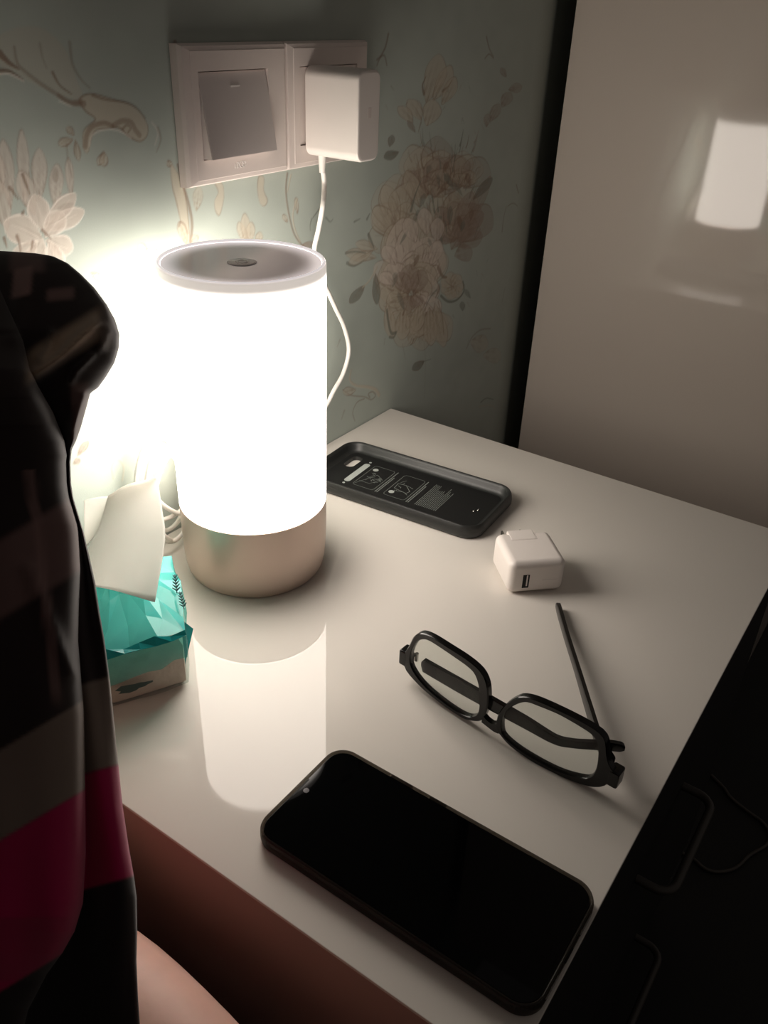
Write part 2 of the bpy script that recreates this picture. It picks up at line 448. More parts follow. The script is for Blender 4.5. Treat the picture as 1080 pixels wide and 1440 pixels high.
blot(78, 246, 5, 11, BROWN, 0.35); blot(92, 290, 12, 4, BROWN, 0.25, -0.3)
# acanthus scroll, top left
shape([(0, 92), (30, 108), (70, 128), (112, 142), (116, 132), (108, 112), (92, 70), (60, 40), (20, 40), (-10, 60)], MOTIF, 0.35, None)
shape([(112, 140), (128, 132), (160, 140), (188, 150), (206, 172), (207, 190), (196, 199), (180, 191), (168, 180), (150, 180), (132, 186), (124, 214), (117, 208), (118, 184), (134, 168), (120, 156)], MOTIF, 0.75, BROWN, 1.4, 0.6)
stroke([(0, 76), (12, 88), (26, 97)], 4.5, 1.0, BROWN, 0.8); stroke([(0, 100), (14, 101), (32, 112)], 2.6, 0.8, BROWN, 0.8)
stroke([(0, 104), (14, 104), (34, 114)], 1.0, 0.8, LIGHT, 0.6)
stroke([(20, 66), (24, 88), (34, 100), (60, 120), (96, 142), (114, 143)], 1.6, 3.2, BROWN, 0.45)
stroke([(74, 102), (84, 120), (100, 132)], 1.8, 0.9, BROWN, 0.7); stroke([(98, 60), (102, 90), (114, 112), (126, 124)], 2.4, 1.0, BROWN, 0.4)
stroke([(56, 62), (60, 82), (66, 96)], 1.8, 0.8, BROWN, 0.35)
stroke([(82, 134), (98, 145), (118, 146)], 2.0, 3.6, BROWN, 0.55); stroke([(84, 142), (100, 149)], 1.0, 0.7, LIGHT, 0.5)
stroke([(130, 134), (148, 140), (176, 144), (192, 152), (204, 166)], 1.6, 0.8, BROWN, 0.6)
stroke([(120, 206), (122, 190), (130, 178), (146, 173), (158, 177)], 3.5, 2.6, BROWN, 0.55)
stroke([(160, 176), (172, 170), (184, 172), (190, 182), (196, 190)], 3.2, 3.6, BROWN, 0.5)
stroke([(172, 182), (178, 176), (184, 180), (180, 186)], 1.6, 1.0, BROWN, 0.6)
stroke([(126, 205), (130, 190), (148, 182), (168, 184), (184, 194)], 0.9, 0.9, LIGHT, 0.5)
for a in [(102, 196, 82, 203, 12), (104, 190, 94, 178, 8), (106, 198, 111, 226, 8), (146, 216, 138, 232, 10), (146, 214, 146, 234, 12), (236, 226, 240, 234, 8)]:
    petal(*a, fill=MOTIF, alpha=0.6, ealpha=0.6)
stroke([(94, 205), (96, 226), (102, 250)], 1.2, 0.8, BROWN, 0.45); stroke([(222, 180), (226, 196), (220, 214)], 2.4, 0.8, BROWN, 0.4)
stroke([(214, 172), (222, 186), (218, 204)], 1.4, 0.8, LIGHT, 0.35)
# column of scrolls beside and under the switch
stroke([(246, 60), (250, 90), (252, 130), (252, 170)], 3.6, 1.2, BROWN, 0.6)
shape([(240, 232), (248, 240), (258, 262), (264, 300), (266, 340), (258, 340), (254, 312), (248, 284), (242, 260)], MOTIF, 0.75, BROWN, 1.3, 0.5)
stroke([(250, 232), (258, 262), (266, 290), (270, 315), (268, 340)], 2.2, 2.8, BROWN, 0.65)
petal(276, 296, 280, 262, 14, alpha=0.4, ealpha=0.25); petal(262, 342, 252, 312, 12, alpha=0.6); petal(268, 340, 278, 332, 10, alpha=0.6)
stroke([(252, 318), (254, 312), (260, 316), (264, 328)], 1.4, 0.8, BROWN, 0.6)
for bx, s in ((306, 1), (368, 1)):
    shape([(bx - 4, 256), (bx + 6, 258), (bx + 9, 276), (bx + 3, 302), (bx - 3, 296), (bx - 4, 282), (bx + 1, 270)] if bx < 340 else
          [(bx - 4, 248), (bx + 3, 250), (bx + 3, 268), (bx + 8, 282), (bx + 3, 290), (bx - 3, 284), (bx - 6, 266)], MOTIF, 0.7, BROWN, 1.2, 0.45)
for a in [(345, 342, 336, 312, 12), (347, 342, 344, 300, 13), (352, 342, 353, 312, 12), (362, 344, 366, 326, 10)]:
    petal(*a, alpha=0.65, ealpha=0.4)
stroke([(404, 244), (402, 268), (406, 300), (414, 330), (426, 346)], 2.2, 1.6, BROWN, 0.6)
stroke([(409, 246), (404, 270)], 1.6, 1.0, MOTIF, 0.8); stroke([(418, 280), (412, 300), (414, 320), (422, 340)], 1.8, 1.2, MOTIF, 0.8)
petal(418, 300, 416, 278, 6, alpha=0.5); petal(404, 312, 398, 302, 7, alpha=0.5); petal(424, 346, 442, 342, 8, fill=ROSE, alpha=0.6)
stroke([(452, 290), (446, 298), (440, 306)], 2.0, 0.8, GREY, 0.7); stroke([(438, 308), (436, 316), (436, 324)], 1.6, 0.8, GREY, 0.6)
stroke([(458, 306), (464, 312), (468, 308)], 1.6, 0.8, GREY, 0.6)
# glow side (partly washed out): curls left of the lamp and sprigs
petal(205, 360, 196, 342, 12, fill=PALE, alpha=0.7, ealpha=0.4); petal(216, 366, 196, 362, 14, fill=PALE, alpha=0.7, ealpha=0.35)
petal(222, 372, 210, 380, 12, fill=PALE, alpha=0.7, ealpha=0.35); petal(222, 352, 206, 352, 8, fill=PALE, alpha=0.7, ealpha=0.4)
stroke([(226, 430), (206, 440), (193, 462), (192, 485), (200, 500)], 5.5, 3.0, np.array(s2l((190, 150, 118))[:3]), 0.8)
stroke([(226, 436), (208, 448), (198, 470), (196, 488)], 1.0, 1.0, BROWN, 0.4)
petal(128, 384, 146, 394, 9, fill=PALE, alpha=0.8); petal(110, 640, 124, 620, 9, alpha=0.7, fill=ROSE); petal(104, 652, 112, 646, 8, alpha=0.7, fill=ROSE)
stroke([(160, 672), (158, 656), (166, 646), (174, 656), (172, 676)], 2.0, 1.4, MOTIF, 0.6)
# big bouquet between adapter and wardrobe
rb = random.Random(21)
for a in [(600, 142, 618, 76, 30), (610, 140, 634, 92, 22), (622, 146, 640, 108, 18), (592, 168, 574, 140, 20), (600, 176, 610, 140, 26), (580, 172, 560, 150, 16)]:
    petal(*a, alpha=0.6, ealpha=0.45, bend=0.08)
stroke([(596, 132), (594, 120), (599, 108)], 3.4, 0.8, BROWN, 0.7); stroke([(592, 172), (588, 186)], 2.6, 0.8, BROWN, 0.5)
stroke([(622, 128), (630, 122), (636, 112)], 2.6, 1.0, BROWN, 0.5)
UP = (-2.75, -0.40)
flower(642, 345, 46, 88, 3, 8, 41, (MOTIF, ROSE), 0.5, arc=UP)
flower(604, 282, 52, 92, 3, 8, 42, (MOTIF, MOTIF, ROSE), 0.45, arc=UP)
flower(650, 268, 32, 66, 2, 6, 43, (MOTIF, ROSE), 0.35, arc=UP)
flower(568, 340, 44, 84, 2, 6, 44, (MOTIF,), 0.42, arc=(-3.1, -1.2))
for k in range(80):
    x = rb.uniform(590, 668); y = rb.uniform(200, 345); lean = (x - 625) * 0.12
    stroke([(x, y), (x + lean * 0.6, y - rb.uniform(5, 9)), (x + lean * 1.3 + rb.uniform(-2, 2), y - rb.uniform(12, 24))], rb.uniform(1.6, 3.8), 0.7, rb.choice([BROWN, ROSE, GREY]), rb.uniform(0.35, 0.75), sm=3)
for a in [(640, 330, 664, 270, 24), (650, 330, 690, 248, 16), (648, 320, 680, 300, 24), (640, 345, 678, 330, 26), (635, 350, 655, 310, 24), (640, 360, 664, 352, 26)]:
    petal(*a, alpha=0.5, fill=ROSE, ealpha=0.3)
petal(666, 280, 692, 250, 12, fill=GREY, alpha=0.55)
petal(560, 310, 540, 260, 26, alpha=0.45); petal(552, 330, 528, 290, 30, alpha=0.45); petal(590, 290, 572, 240, 22, alpha=0.5)
stroke([(578, 296), (584, 274), (592, 254)], 4.0, 1.0, GREY, 0.7)
petal(560, 214, 540, 222, 13, fill=GREY, alpha=0.75, ealpha=0.4); petal(548, 206, 552, 190, 9, fill=GREY, alpha=0.6)
flower(580, 418, 56, 122, 3, 9, 46, (MOTIF, MOTIF, PALE), 0.6, arc=(-3.0, -0.25))
flower(578, 412, 46, 48, 3, 9, 48, (MOTIF, PALE), 0.6)
flower(590, 440, 46, 50, 2, 7, 47, (MOTIF,), 0.5, arc=(0.3, 2.8))
for k in range(40):
    x = rb.uniform(542, 618); y = rb.uniform(330, 470); lean = (x - 580) * 0.18
    stroke([(x, y), (x + lean * 0.6, y - rb.uniform(5, 9)), (x + lean + rb.uniform(-2, 2), y - rb.uniform(10, 20))], rb.uniform(1.2, 2.6), 0.6, rb.choice([BROWN, ROSE, PALE]), rb.uniform(0.3, 0.55), sm=3)
for a in [(578, 412, 576, 372, 30), (574, 412, 560, 384, 24), (582, 412, 596, 380, 24), (578, 416, 570, 436, 22), (580, 414, 590, 432, 20)]:
    petal(*a, fill=ROSE, alpha=0.5, ealpha=0.45)
for k in range(12):
    a = rb.uniform(0, 6.28); x, y = 577 + 12 * math.cos(a), 398 + 20 * math.sin(a)
    stroke([(x, y), (x + rb.uniform(-4, 4), y - 8)], 1.6, 0.6, BROWN, 0.5)
for a in np.linspace(0, 6.28, 8)[:-1]:
    petal(636, 402, 636 + 17 * math.cos(a), 402 + 20 * math.sin(a), 17, alpha=0.6, ealpha=0.3)
stroke([(651, 396), (652, 410), (642, 422), (630, 424), (620, 416)], 2.4, 3.2, GREY, 0.75); stroke([(616, 376), (622, 388), (628, 390)], 5.0, 2.5, BROWN, 0.6)
stroke([(614, 408), (608, 414), (602, 424), (596, 440)], 3.0, 1.6, GREY, 0.55)
for a in [(545, 428, 551, 476, 17), (568, 434, 565, 478, 22), (598, 434, 578, 470, 18), (612, 428, 624, 488, 20), (604, 434, 606, 486, 20), (590, 430, 584, 466, 20)]:
    petal(*a, alpha=0.65, ealpha=0.45)
stroke([(544, 436), (546, 452), (550, 468), (556, 468)], 3.0, 3.6, GREY, 0.75); stroke([(548, 474), (554, 474), (558, 466)], 3.4, 2.0, GREY, 0.65)
stroke([(567, 442), (570, 434)], 4.0, 0.8, BROWN, 0.6); stroke([(616, 424), (622, 446), (624, 470)], 1.8, 1.4, BROWN, 0.5)
for a in [(528, 362, 486, 356, 18), (524, 352, 490, 372, 15), (530, 350, 500, 342, 15)]: petal(*a, alpha=0.55, ealpha=0.4)
stroke([(486, 356), (500, 354), (514, 356)], 2.6, 1.4, GREY, 0.65); stroke([(488, 370), (498, 374), (512, 366)], 3.4, 1.2, GREY, 0.6)
stroke([(498, 312), (506, 308)], 2.0, 1.0, GREY, 0.6); stroke([(516, 308), (520, 300)], 3.0, 1.0, GREY, 0.6); stroke([(518, 330), (524, 344), (526, 350)], 3.6, 1.0, GREY, 0.7)
petal(512, 402, 492, 426, 13, fill=GREY, alpha=0.7); petal(528, 386, 530, 428, 11, fill=GREY, alpha=0.65); stroke([(530, 376), (520, 394), (510, 404)], 2.6, 1.6, MOTIF, 0.7)
petal(596, 508, 580, 520, 11, fill=GREY, alpha=0.65); stroke([(594, 509), (606, 505)], 1.2, 0.8, GREY, 0.6)
stroke([(596, 480), (598, 500), (598, 530), (597, 560)], 1.0, 0.8, BROWN, 0.25); stroke([(566, 484), (570, 505)], 1.2, 0.8, BROWN, 0.3)
for k in range(26):
    x = rb.uniform(552, 668); y = rb.uniform(180, 460)
    c_ = rb.choice([BROWN, GREY, GREY]); a_ = rb.uniform(-2.2, -0.9); L_ = rb.uniform(12, 26)
    petal(x, y, x + L_ * math.cos(a_), y + L_ * math.sin(a_), rb.uniform(4, 8), fill=c_, alpha=rb.uniform(0.35, 0.6), edge=c_, ealpha=0.2, vein=False)
for a in [(600, 330, 596, 292, 22), (614, 340, 616, 306, 20), (584, 340, 572, 306, 22), (606, 372, 618, 338, 20), (556, 372, 540, 346, 22), (552, 400, 536, 384, 20)]:
    petal(*a, fill=PALE, alpha=0.6, ealpha=0.5)
# sparse scrolls near the wardrobe and over the adapter
stroke([(546, 48), (542, 66), (534, 82), (530, 92)], 2.6, 1.2, BROWN, 0.55); stroke([(530, 84), (540, 78), (544, 92)], 1.8, 1.4, BROWN, 0.55)
stroke([(684, 52), (688, 68), (694, 80)], 2.2, 1.0, BROWN, 0.55); stroke([(682, 82), (688, 76), (694, 82)], 1.8, 1.4, BROWN, 0.5)
for a in [(712, 108, 704, 96, 8), (716, 126, 734, 122, 14), (706, 150, 718, 130, 16), (690, 170, 702, 146, 14), (684, 178, 686, 160, 10)]: petal(*a, alpha=0.45, fill=ROSE, ealpha=0.3)
stroke([(726, 260), (730, 272), (738, 268)], 2.0, 1.4, BROWN, 0.5); stroke([(712, 290), (708, 308), (706, 326)], 1.2, 2.0, BROWN, 0.45)
stroke([(714, 290), (722, 286), (730, 296), (730, 330), (724, 360), (716, 395)], 1.6, 1.2, BROWN, 0.45); stroke([(710, 405), (706, 425)], 1.0, 1.2, BROWN, 0.4)
stroke([(690, 462), (676, 464), (664, 474), (656, 490)], 2.0, 2.4, BROWN, 0.35); petal(662, 480, 686, 486, 26, alpha=0.35, ealpha=0.2); petal(680, 500, 706, 500, 22, alpha=0.3, ealpha=0.2)
stroke([(676, 566), (684, 560), (694, 562)], 2.4, 1.2, GREY, 0.55); stroke([(674, 572), (690, 570), (700, 580)], 2.6, 1.4, MOTIF, 0.4)
stroke([(760, 20), (764, 34), (774, 30), (776, 10)], 2.2, 1.4, BROWN, 0.5)
# curl above the table corner
stroke([(494, 520), (492, 534), (500, 542), (516, 544), (528, 548), (533, 556)], 1.6, 4.5, MOTIF, 0.75)
stroke([(482, 548), (494, 556), (512, 558), (522, 562), (528, 556), (524, 551), (518, 554), (520, 559)], 1.2, 1.8, BROWN, 0.5)
stroke([(512, 561), (502, 566), (496, 580), (499, 592)], 1.6, 1.0, BROWN, 0.5); stroke([(484, 578), (480, 590)], 3.0, 1.0, BROWN, 0.3)
petal(500, 548, 482, 552, 12, alpha=0.5); stroke([(478, 478), (474, 488)], 2.6, 0.8, BROWN, 0.3)
for k in range(60):
    x = rb.uniform(540, 690); y = rb.uniform(120, 480)
    stroke([(x, y), (x + rb.uniform(-4, 4), y + rb.uniform(4, 9))], 1.4, 0.6, rb.choice([BROWN, GREY, ROSE]), 0.35)

# the pattern repeats beyond the part in view
ki, sh_i = int((-0.475 - X0) / STEP), int(0.60 / STEP)
PAPER[:, :ki] = PAPER[:, sh_i:sh_i + ki]; RELIEF[:, :ki] = RELIEF[:, sh_i:sh_i + ki]
kj, sh_j = int((0.405 - Z0) / STEP), int(0.40 / STEP)
PAPER[kj:] = PAPER[kj - sh_j:NZ - sh_j]; RELIEF[kj:] = RELIEF[kj - sh_j:NZ - sh_j]
def papered_wall():
    XX, ZZ = np.meshgrid(gx, gz)
    co = np.stack([XX.ravel(), np.zeros(XX.size), ZZ.ravel()], 1)
    base = (np.arange(NZ - 1)[:, None] * NX + np.arange(NX - 1)[None, :]).ravel()
    q = np.stack([base, base + 1, base + NX + 1, base + NX], 1)
    cols = np.concatenate([PAPER.reshape(-1, 3), RELIEF.reshape(-1, 1)], 1)
    ex, ez = gx[-1], gz[-1]
    # plain border round the printed field, and the rounded end that turns into the recess
    extra, faces = [], []
    def vert(x, y, z):
        extra.append((x, y, z)); return len(co) + len(extra) - 1
    def quad(a, b, c, d): faces.append((a, b, c, d))
    FZ, CZ, FX = FLOOR_Z, 1.9, -2.2
    quad(vert(FX, 0, FZ), vert(X0, 0, FZ), vert(X0, 0, CZ), vert(FX, 0, CZ))
    quad(vert(X0, 0, FZ), vert(ex, 0, FZ), vert(ex, 0, Z0), vert(X0, 0, Z0))
    quad(vert(X0, 0, ez), vert(ex, 0, ez), vert(ex, 0, CZ), vert(X0, 0, CZ))
    R = 0.20                                   # the papered wall ends in a large soft radius beside the wardrobe
    prev = (vert(ex, 0, FZ), vert(ex, 0, CZ))
    for k in range(1, 17):
        a = math.radians(25.5) * k / 16
        cur = (vert(ex + R * math.sin(a), R * (1 - math.cos(a)), FZ), vert(ex + R * math.sin(a), R * (1 - math.cos(a)), CZ))
        quad(prev[0], cur[0], cur[1], prev[1]); prev = cur
    cur = (vert(1.4, R * (1 - math.cos(a)), FZ), vert(1.4, R * (1 - math.cos(a)), CZ))
    quad(prev[0], cur[0], cur[1], prev[1])
    allco = np.concatenate([co, np.array(extra)]); allq = np.concatenate([q, np.array(faces)])
    allc = np.concatenate([cols, np.tile(np.append(GROUND, 0.0), (len(extra), 1))])
    me = bpy.data.meshes.new('wall_back')
    me.vertices.add(len(allco)); me.vertices.foreach_set('co', allco.astype(np.float32).ravel())
    me.loops.add(allq.size); me.loops.foreach_set('vertex_index', allq.astype(np.int32).ravel())
    me.polygons.add(len(allq)); me.polygons.foreach_set('loop_start', np.arange(0, allq.size, 4, dtype=np.int32))
    ca = me.attributes.new('paper', 'FLOAT_COLOR', 'POINT')
    ca.data.foreach_set('color', allc.astype(np.float32).ravel())
    me.update(); me.validate()
    me.polygons.foreach_set('use_smooth', np.ones(len(me.polygons), bool))
    m = bpy.data.materials.new('floral_wallpaper'); m.use_nodes = True
    nt = m.node_tree; b = nt.nodes['Principled BSDF']
    b.inputs['Roughness'].default_value = 0.75; b.inputs['Specular IOR Level'].default_value = 0.25
    a = nt.nodes.new('ShaderNodeAttribute'); a.attribute_name = 'paper'
    nt.links.new(a.outputs['Color'], b.inputs['Base Color'])
    tc = nt.nodes.new('ShaderNodeTexCoord')
    n = nt.nodes.new('ShaderNodeTexNoise'); n.inputs['Scale'].default_value = 900
    ad = nt.nodes.new('ShaderNodeMath'); ad.operation = 'MULTIPLY_ADD'; ad.inputs[1].default_value = 0.25
    nt.links.new(tc.outputs['Object'], n.inputs['Vector']); nt.links.new(n.outputs['Fac'], ad.inputs[0]); nt.links.new(a.outputs['Alpha'], ad.inputs[2])
    bp = nt.nodes.new('ShaderNodeBump'); bp.inputs['Strength'].default_value = 0.35; bp.inputs['Distance'].default_value = 0.0006
    nt.links.new(ad.outputs[0], bp.inputs['Height']); nt.links.new(bp.outputs['Normal'], b.inputs['Normal'])
    o = link('wall_back', me, m)
    me.set_sharp_from_angle(angle=math.radians(40))
    o['kind'] = 'structure'
papered_wall()

# ================================================================== WARDROBE
w = thing('wardrobe', 'tall glossy white wardrobe mirroring the lamp beyond the nightstand', 'wardrobe', (WX, WY, FLOOR_Z))
box('side_panel', (0, -0.378, 0.0), (0.02, 0, 1.9), M['wardrobe'], w, 0.0012)
box('carcass', (0.0205, -0.356, 0.0), (0.6, -0.002, 1.88), M['wardrobe'], w, 0.002)
for k in range(2):
    d_ = box('door', (0.022 + k * 0.292, -0.378, 0.06), (0.31 + k * 0.292, -0.357, 1.87), M['wardrobe'], w, 0.002)
    box('handle', (0.27 + k * 0.06, -0.401, 0.85), (0.282 + k * 0.06, -0.3785, 1.05), M['handle'], d_, 0.003)

# ================================================================== NIGHTSTAND
ns = thing('nightstand', 'nightstand with glossy white top and reddish brown sides carrying the lamp', 'nightstand', (0, 0, FLOOR_Z))
H = -FLOOR_Z
box('top', (-TOP_L, -TOP_W, H - 0.0022), (0, -0.0008, H), M['top_white'], ns, 0.0005)
box('carcass_top', (-TOP_L + 0.02, -0.4225, H - 0.018), (-0.02, -0.002, H - 0.0024), M['front_dark'], ns)
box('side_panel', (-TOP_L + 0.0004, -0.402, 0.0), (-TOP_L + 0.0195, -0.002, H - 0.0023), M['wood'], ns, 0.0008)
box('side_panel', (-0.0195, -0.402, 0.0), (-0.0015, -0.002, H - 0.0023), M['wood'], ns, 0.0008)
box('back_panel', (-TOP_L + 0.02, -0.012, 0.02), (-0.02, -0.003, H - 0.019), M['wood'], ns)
box('plinth', (-TOP_L + 0.02, -0.385, 0.0), (-0.02, -0.365, 0.07), M['front_dark'], ns)
for k, zc in enumerate((-0.115, -0.305)):
    zb, zt = (H + zc - 0.094, H + zc + 0.094)
    dr = box('drawer', (-TOP_L + 0.002, -0.4215, zb), (-0.002, -0.403, min(zt, H - 0.02)), M['front_dark'], ns, 0.0015)
    hw, yo, yi, rr = 0.049, -0.4455, -0.4217, 0.012
    zc2 = H + zc
    path = [(-0.266 - hw, yi, zc2), (-0.266 - hw, yo + rr, zc2)]
    for a in range(1, 5):
        an = math.pi / 2 * a / 5
        path.append((-0.266 - hw + rr * (1 - math.cos(an)), yo + rr - rr * math.sin(an), zc2))
    path += [(-0.266 - hw + rr, yo, zc2), (-0.266 + hw - rr, yo, zc2)]
    for a in range(1, 5):
        an = math.pi / 2 * a / 5
        path.append((-0.266 + hw - rr + rr * math.sin(an), yo + rr - rr * math.cos(an), zc2))
    path += [(-0.266 + hw, yo + rr, zc2), (-0.266 + hw, yi, zc2)]
    tube('handle', path, 0.0032, M['handle'], dr, 10)

# ================================================================== LAMP
lamp = thing('bedside_lamp', 'lit cylindrical bedside lamp with glowing white shade and champagne metal base', 'lamp', (LX, LY, 0))
BH, LH, LR = 0.0597, 0.2376, 0.055
lathe('base', [(0, 0.0004), (0.0485, 0.0004), (0.0505, 0.0012), (0.0525, 0.004), (0.0538, 0.010), (0.0546, 0.020), (LR, 0.034), (LR, BH - 0.0006), (LR - 0.0006, BH), (0, BH)], M['base_metal'], lamp)
lathe('shade', [(LR - 0.0002, BH + 0.0001), (LR, BH + 0.0006), (LR, 0.10), (LR, 0.15), (LR, 0.19), (LR, 0.22), (LR, LH - 0.0022), (LR - 0.0006, LH - 0.0009)], M['shade'], lamp)
rim = lathe('rim', [(LR - 0.0006, LH - 0.0010), (LR - 0.001, LH - 0.0003), (LR - 0.0018, LH), (LR - 0.0026, LH - 0.0006), (LR - 0.003, LH - 0.0016), (LR - 0.003, LH - 0.003), (LR - 0.0012, LH - 0.003)], M['rim'], lamp, closed=True)
tp = lathe('top_panel', [(0, LH - 0.0024), (0.03, LH - 0.0024), (LR - 0.0031, LH - 0.0018)], M['panel'], lamp)
lathe('touch_button', [(0, LH - 0.0019), (0.0088, LH - 0.0019), (0.0098, LH - 0.0022)], M['button'], tp, 48)
lathe('button_ring', [(0.0032, LH - 0.00185), (0.0038, LH - 0.0017), (0.0044, LH - 0.00185)], M['mark'], tp, 32)

# ================================================================== SWITCH, SOCKET
PZ0, PZ1, PXA, PXB, PXC = 0.2668, 0.3560, -0.2812, -0.1757, -0.0720
def plate(name, parent, x0, x1, z0, z1, hole):
    """frame with a rectangular opening and a chamfered outer edge, standing off the wall"""
    bm = bmesh.new()
    def rect(a0, a1, b0, b1, y): return [(a0, y, b0), (a1, y, b0), (a1, y, b1), (a0, y, b1)]
    hx0, hx1, hz0, hz1 = hole
    stack(bm, [rect(x0, x1, z0, z1, 0), rect(x0, x1, z0, z1, -0.0065), rect(x0 + 0.0018, x1 - 0.0006, z0 + 0.0014, z1 - 0.0014, -0.0092),
               rect(x0 + 0.0080, x1 - 0.0020, z0 + 0.0040, z1 - 0.0040, -0.0096), rect(x0 + 0.0083, x1 - 0.0023, z0 + 0.0043, z1 - 0.0043, -0.0100),
               rect(hx0, hx1, hz0, hz1, -0.0100), rect(hx0 + 0.0004, hx1 - 0.0004, hz0 + 0.0004, hz1 - 0.0004, -0.004)], True, True)
    return from_bm(name, bm, M['plate'], parent)
sw = thing('light_switch', 'white square wall switch with one large tilted rocker', 'switch', (PXA, -0.0005, PZ0))
S = lambda x, z: (x - PXA, z - PZ0)
hx0, hz0 = S(-0.2665, 0.2838); hx1, hz1 = S(-0.1965, 0.3395)
plate('frame', sw, 0, PXB - PXA - 0.0004, 0, PZ1 - PZ0, (hx0, hx1, hz0, hz1))
bm = bmesh.new()
e = 0.0006
lo = [(hx0 + e, -0.0035, hz0 + e), (hx1 - e, -0.0035, hz0 + e), (hx1 - e, -0.0035, hz1 - e), (hx0 + e, -0.0035, hz1 - e)]
hi = [(hx0 + e, -0.0180, hz0 + 0.0012), (hx1 - e, -0.0180, hz0 + 0.0012), (hx1 - e, -0.0080, hz1 - 0.0008), (hx0 + e, -0.0080, hz1 - 0.0008)]
stack(bm, [lo, hi])
bmesh.ops.bevel(bm, geom=list(bm.edges), offset=0.0005, segments=2, affect='EDGES')
rk = from_bm('rocker', bm, M['rocker'], sw, True, 30)
xm = (hx0 + hx1) / 2
box('rocker_mark', (xm - 0.0045, -0.01012, hz1 - 0.0105), (xm + 0.0045, -0.0096, hz1 - 0.0095), M['mark'], rk)
# small raised maker mark under the rocker: a bar, a D and two linked rings
bm = bmesh.new()
mx, mz, my = (hx0 + hx1) / 2 - 0.004, 0.0088, -0.0100
add_tube(bm, [(mx, my, mz), (mx, my, mz + 0.003)], 0.00028, 6)
add_tube(bm, [(mx + 0.002, my, mz), (mx + 0.002, my, mz + 0.004), (mx + 0.0036, my, mz + 0.0036), (mx + 0.0042, my, mz + 0.002), (mx + 0.0036, my, mz + 0.0004), (mx + 0.002, my, mz)], 0.00028, 6)
for cx in (0.0068, 0.0094):
    add_tube(bm, [(mx + cx + 0.002 * math.cos(a), my, mz + 0.002 + 0.002 * math.sin(a)) for a in np.linspace(0, 6.283, 17)], 0.00028, 6)
from_bm('maker_mark', bm, M['mark'], sw, True)
so = thing('wall_socket', 'white wall socket beside the switch, mostly hidden by the adapter', 'socket', (PXB, -0.0005, PZ0))
sh = (0.0150, PXC - PXB - 0.0150, 0.0170, PZ1 - PZ0 - 0.0165)
plate('frame', so, 0.0002, PXC - PXB, 0, PZ1 - PZ0, sh)
box('insert', (sh[0] + 0.0005, -0.0092, sh[2] + 0.0005), (sh[1] - 0.0005, -0.0038, sh[3] - 0.0005), M['plate'], so, 0.0006)

# ================================================================== ADAPTER WITH CORD
AX0, AX1, AY0, AY1, AZ0, AZ1 = -0.1552, -0.1265, -0.0625, -0.0108, 0.2762, 0.3402
ad = thing('power_adapter', 'white plug-in power adapter with its cord looping down behind the lamp', 'adapter', (AX0, AY1, AZ0))
def W2(o, p): return tuple(float(p[i]) - o.location[i] for i in range(3))
bm = bmesh.new()
# rounded brick: rounded-rectangle section in X-Z swept out from the wall
def sec(y, ins): return [((AX1 - AX0) / 2 + a, y - AY1, (AZ1 - AZ0) / 2 + b) for a, b in rrect(AX1 - AX0 - 2 * ins, AZ1 - AZ0 - 2 * ins, 0.0075 - min(ins, 0.006), 8)]
stack(bm, [sec(AY1, 0.0006), sec(AY1 - 0.0006, 0), sec(AY0 + 0.0022, 0), sec(AY0 + 0.0008, 0.0006), sec(AY0, 0.0022)])
body = from_bm('body', bm, M['plastic'], ad, True, 35)
box('front_mark', ((AX1 - AX0) / 2 - 0.0022, AY0 - AY1 - 0.0001, 0.031), ((AX1 - AX0) / 2 + 0.0022, AY0 - AY1 + 0.0005, 0.0385), M['plate'], body, 0.0002)
for s in (-1, 1):
    tube('plug_pin', [((AX1 - AX0) / 2, 0, 0.032 + s * 0.0095), ((AX1 - AX0) / 2, 0.005, 0.032 + s * 0.0095)], 0.002, M['steel'], ad, 10)
A0 = on_x(453, 226, -0.147)
cy0 = A0[1]
P0 = np.array([-0.147, cy0, AZ0])
tube('strain_relief', [W2(ad, P0 + (0, 0, 0.001)), W2(ad, P0 - (0, 0, 0.006)), W2(ad, P0 - (0, 0, 0.0125))], [0.0032, 0.0028, 0.0023], M['cord'], ad, 12)
cp = [P0 - (0, 0, 0.008)]
for (x, y, Y) in [(456, 258, cy0 + 0.002), (454, 288, -0.030), (448, 322, -0.026), (442, 352, -0.022), (446, 380, -0.019), (460, 408, -0.017), (472, 434, -0.016), (484, 460, -0.015), (490.5, 492, -0.015),
                  (483, 524, -0.015), (469, 550, -0.015), (455, 576, -0.014)]:
    cp.append(on_y(x, y, Y))
cp += [np.array([-0.180, -0.013, 0.022]), np.array([-0.22, -0.014, 0.006]), np.array([-0.27, -0.016, 0.0035])]
tube('cord', [W2(ad, q) for q in catmull(cp, 8)], 0.0021, M['cord'], ad, 10)
# bundled slack leaning on the wall
cc = np.array([-0.3315, -0.0150, 0.0535]); loop = []
for k, (ox, oz, rx, rz, tl_, oy) in enumerate([(-0.007, 0.003, 0.027, 0.044, 0.10, 0.004), (0.002, -0.001, 0.030, 0.040, -0.55, 0.001), (0.006, 0.003, 0.025, 0.043, 0.60, -0.003), (-0.010, -0.004, 0.020, 0.044, 0.05, -0.006), (0.000, -0.003, 0.030, 0.041, -0.25, -0.009)]):
    for j in range(20):
        a = 2 * math.pi * (j / 20) - 1.2; f = j / 20
        x, z = rx * math.cos(a), rz * math.sin(a)
        loop.append(cc + np.array([ox + x * math.cos(tl_) - z * math.sin(tl_), oy + 0.003 * math.sin(a * 2 + k) - 0.003 * f, oz + x * math.sin(tl_) + z * math.cos(tl_)]))
sm_ = []
for i in range(len(loop)):
    w0 = [loop[min(max(i + d, 0), len(loop) - 1)] for d in (-2, -1, 0, 1, 2)]
    sm_.append(sum(w0) / 5)
loop = catmull(sm_, 3)
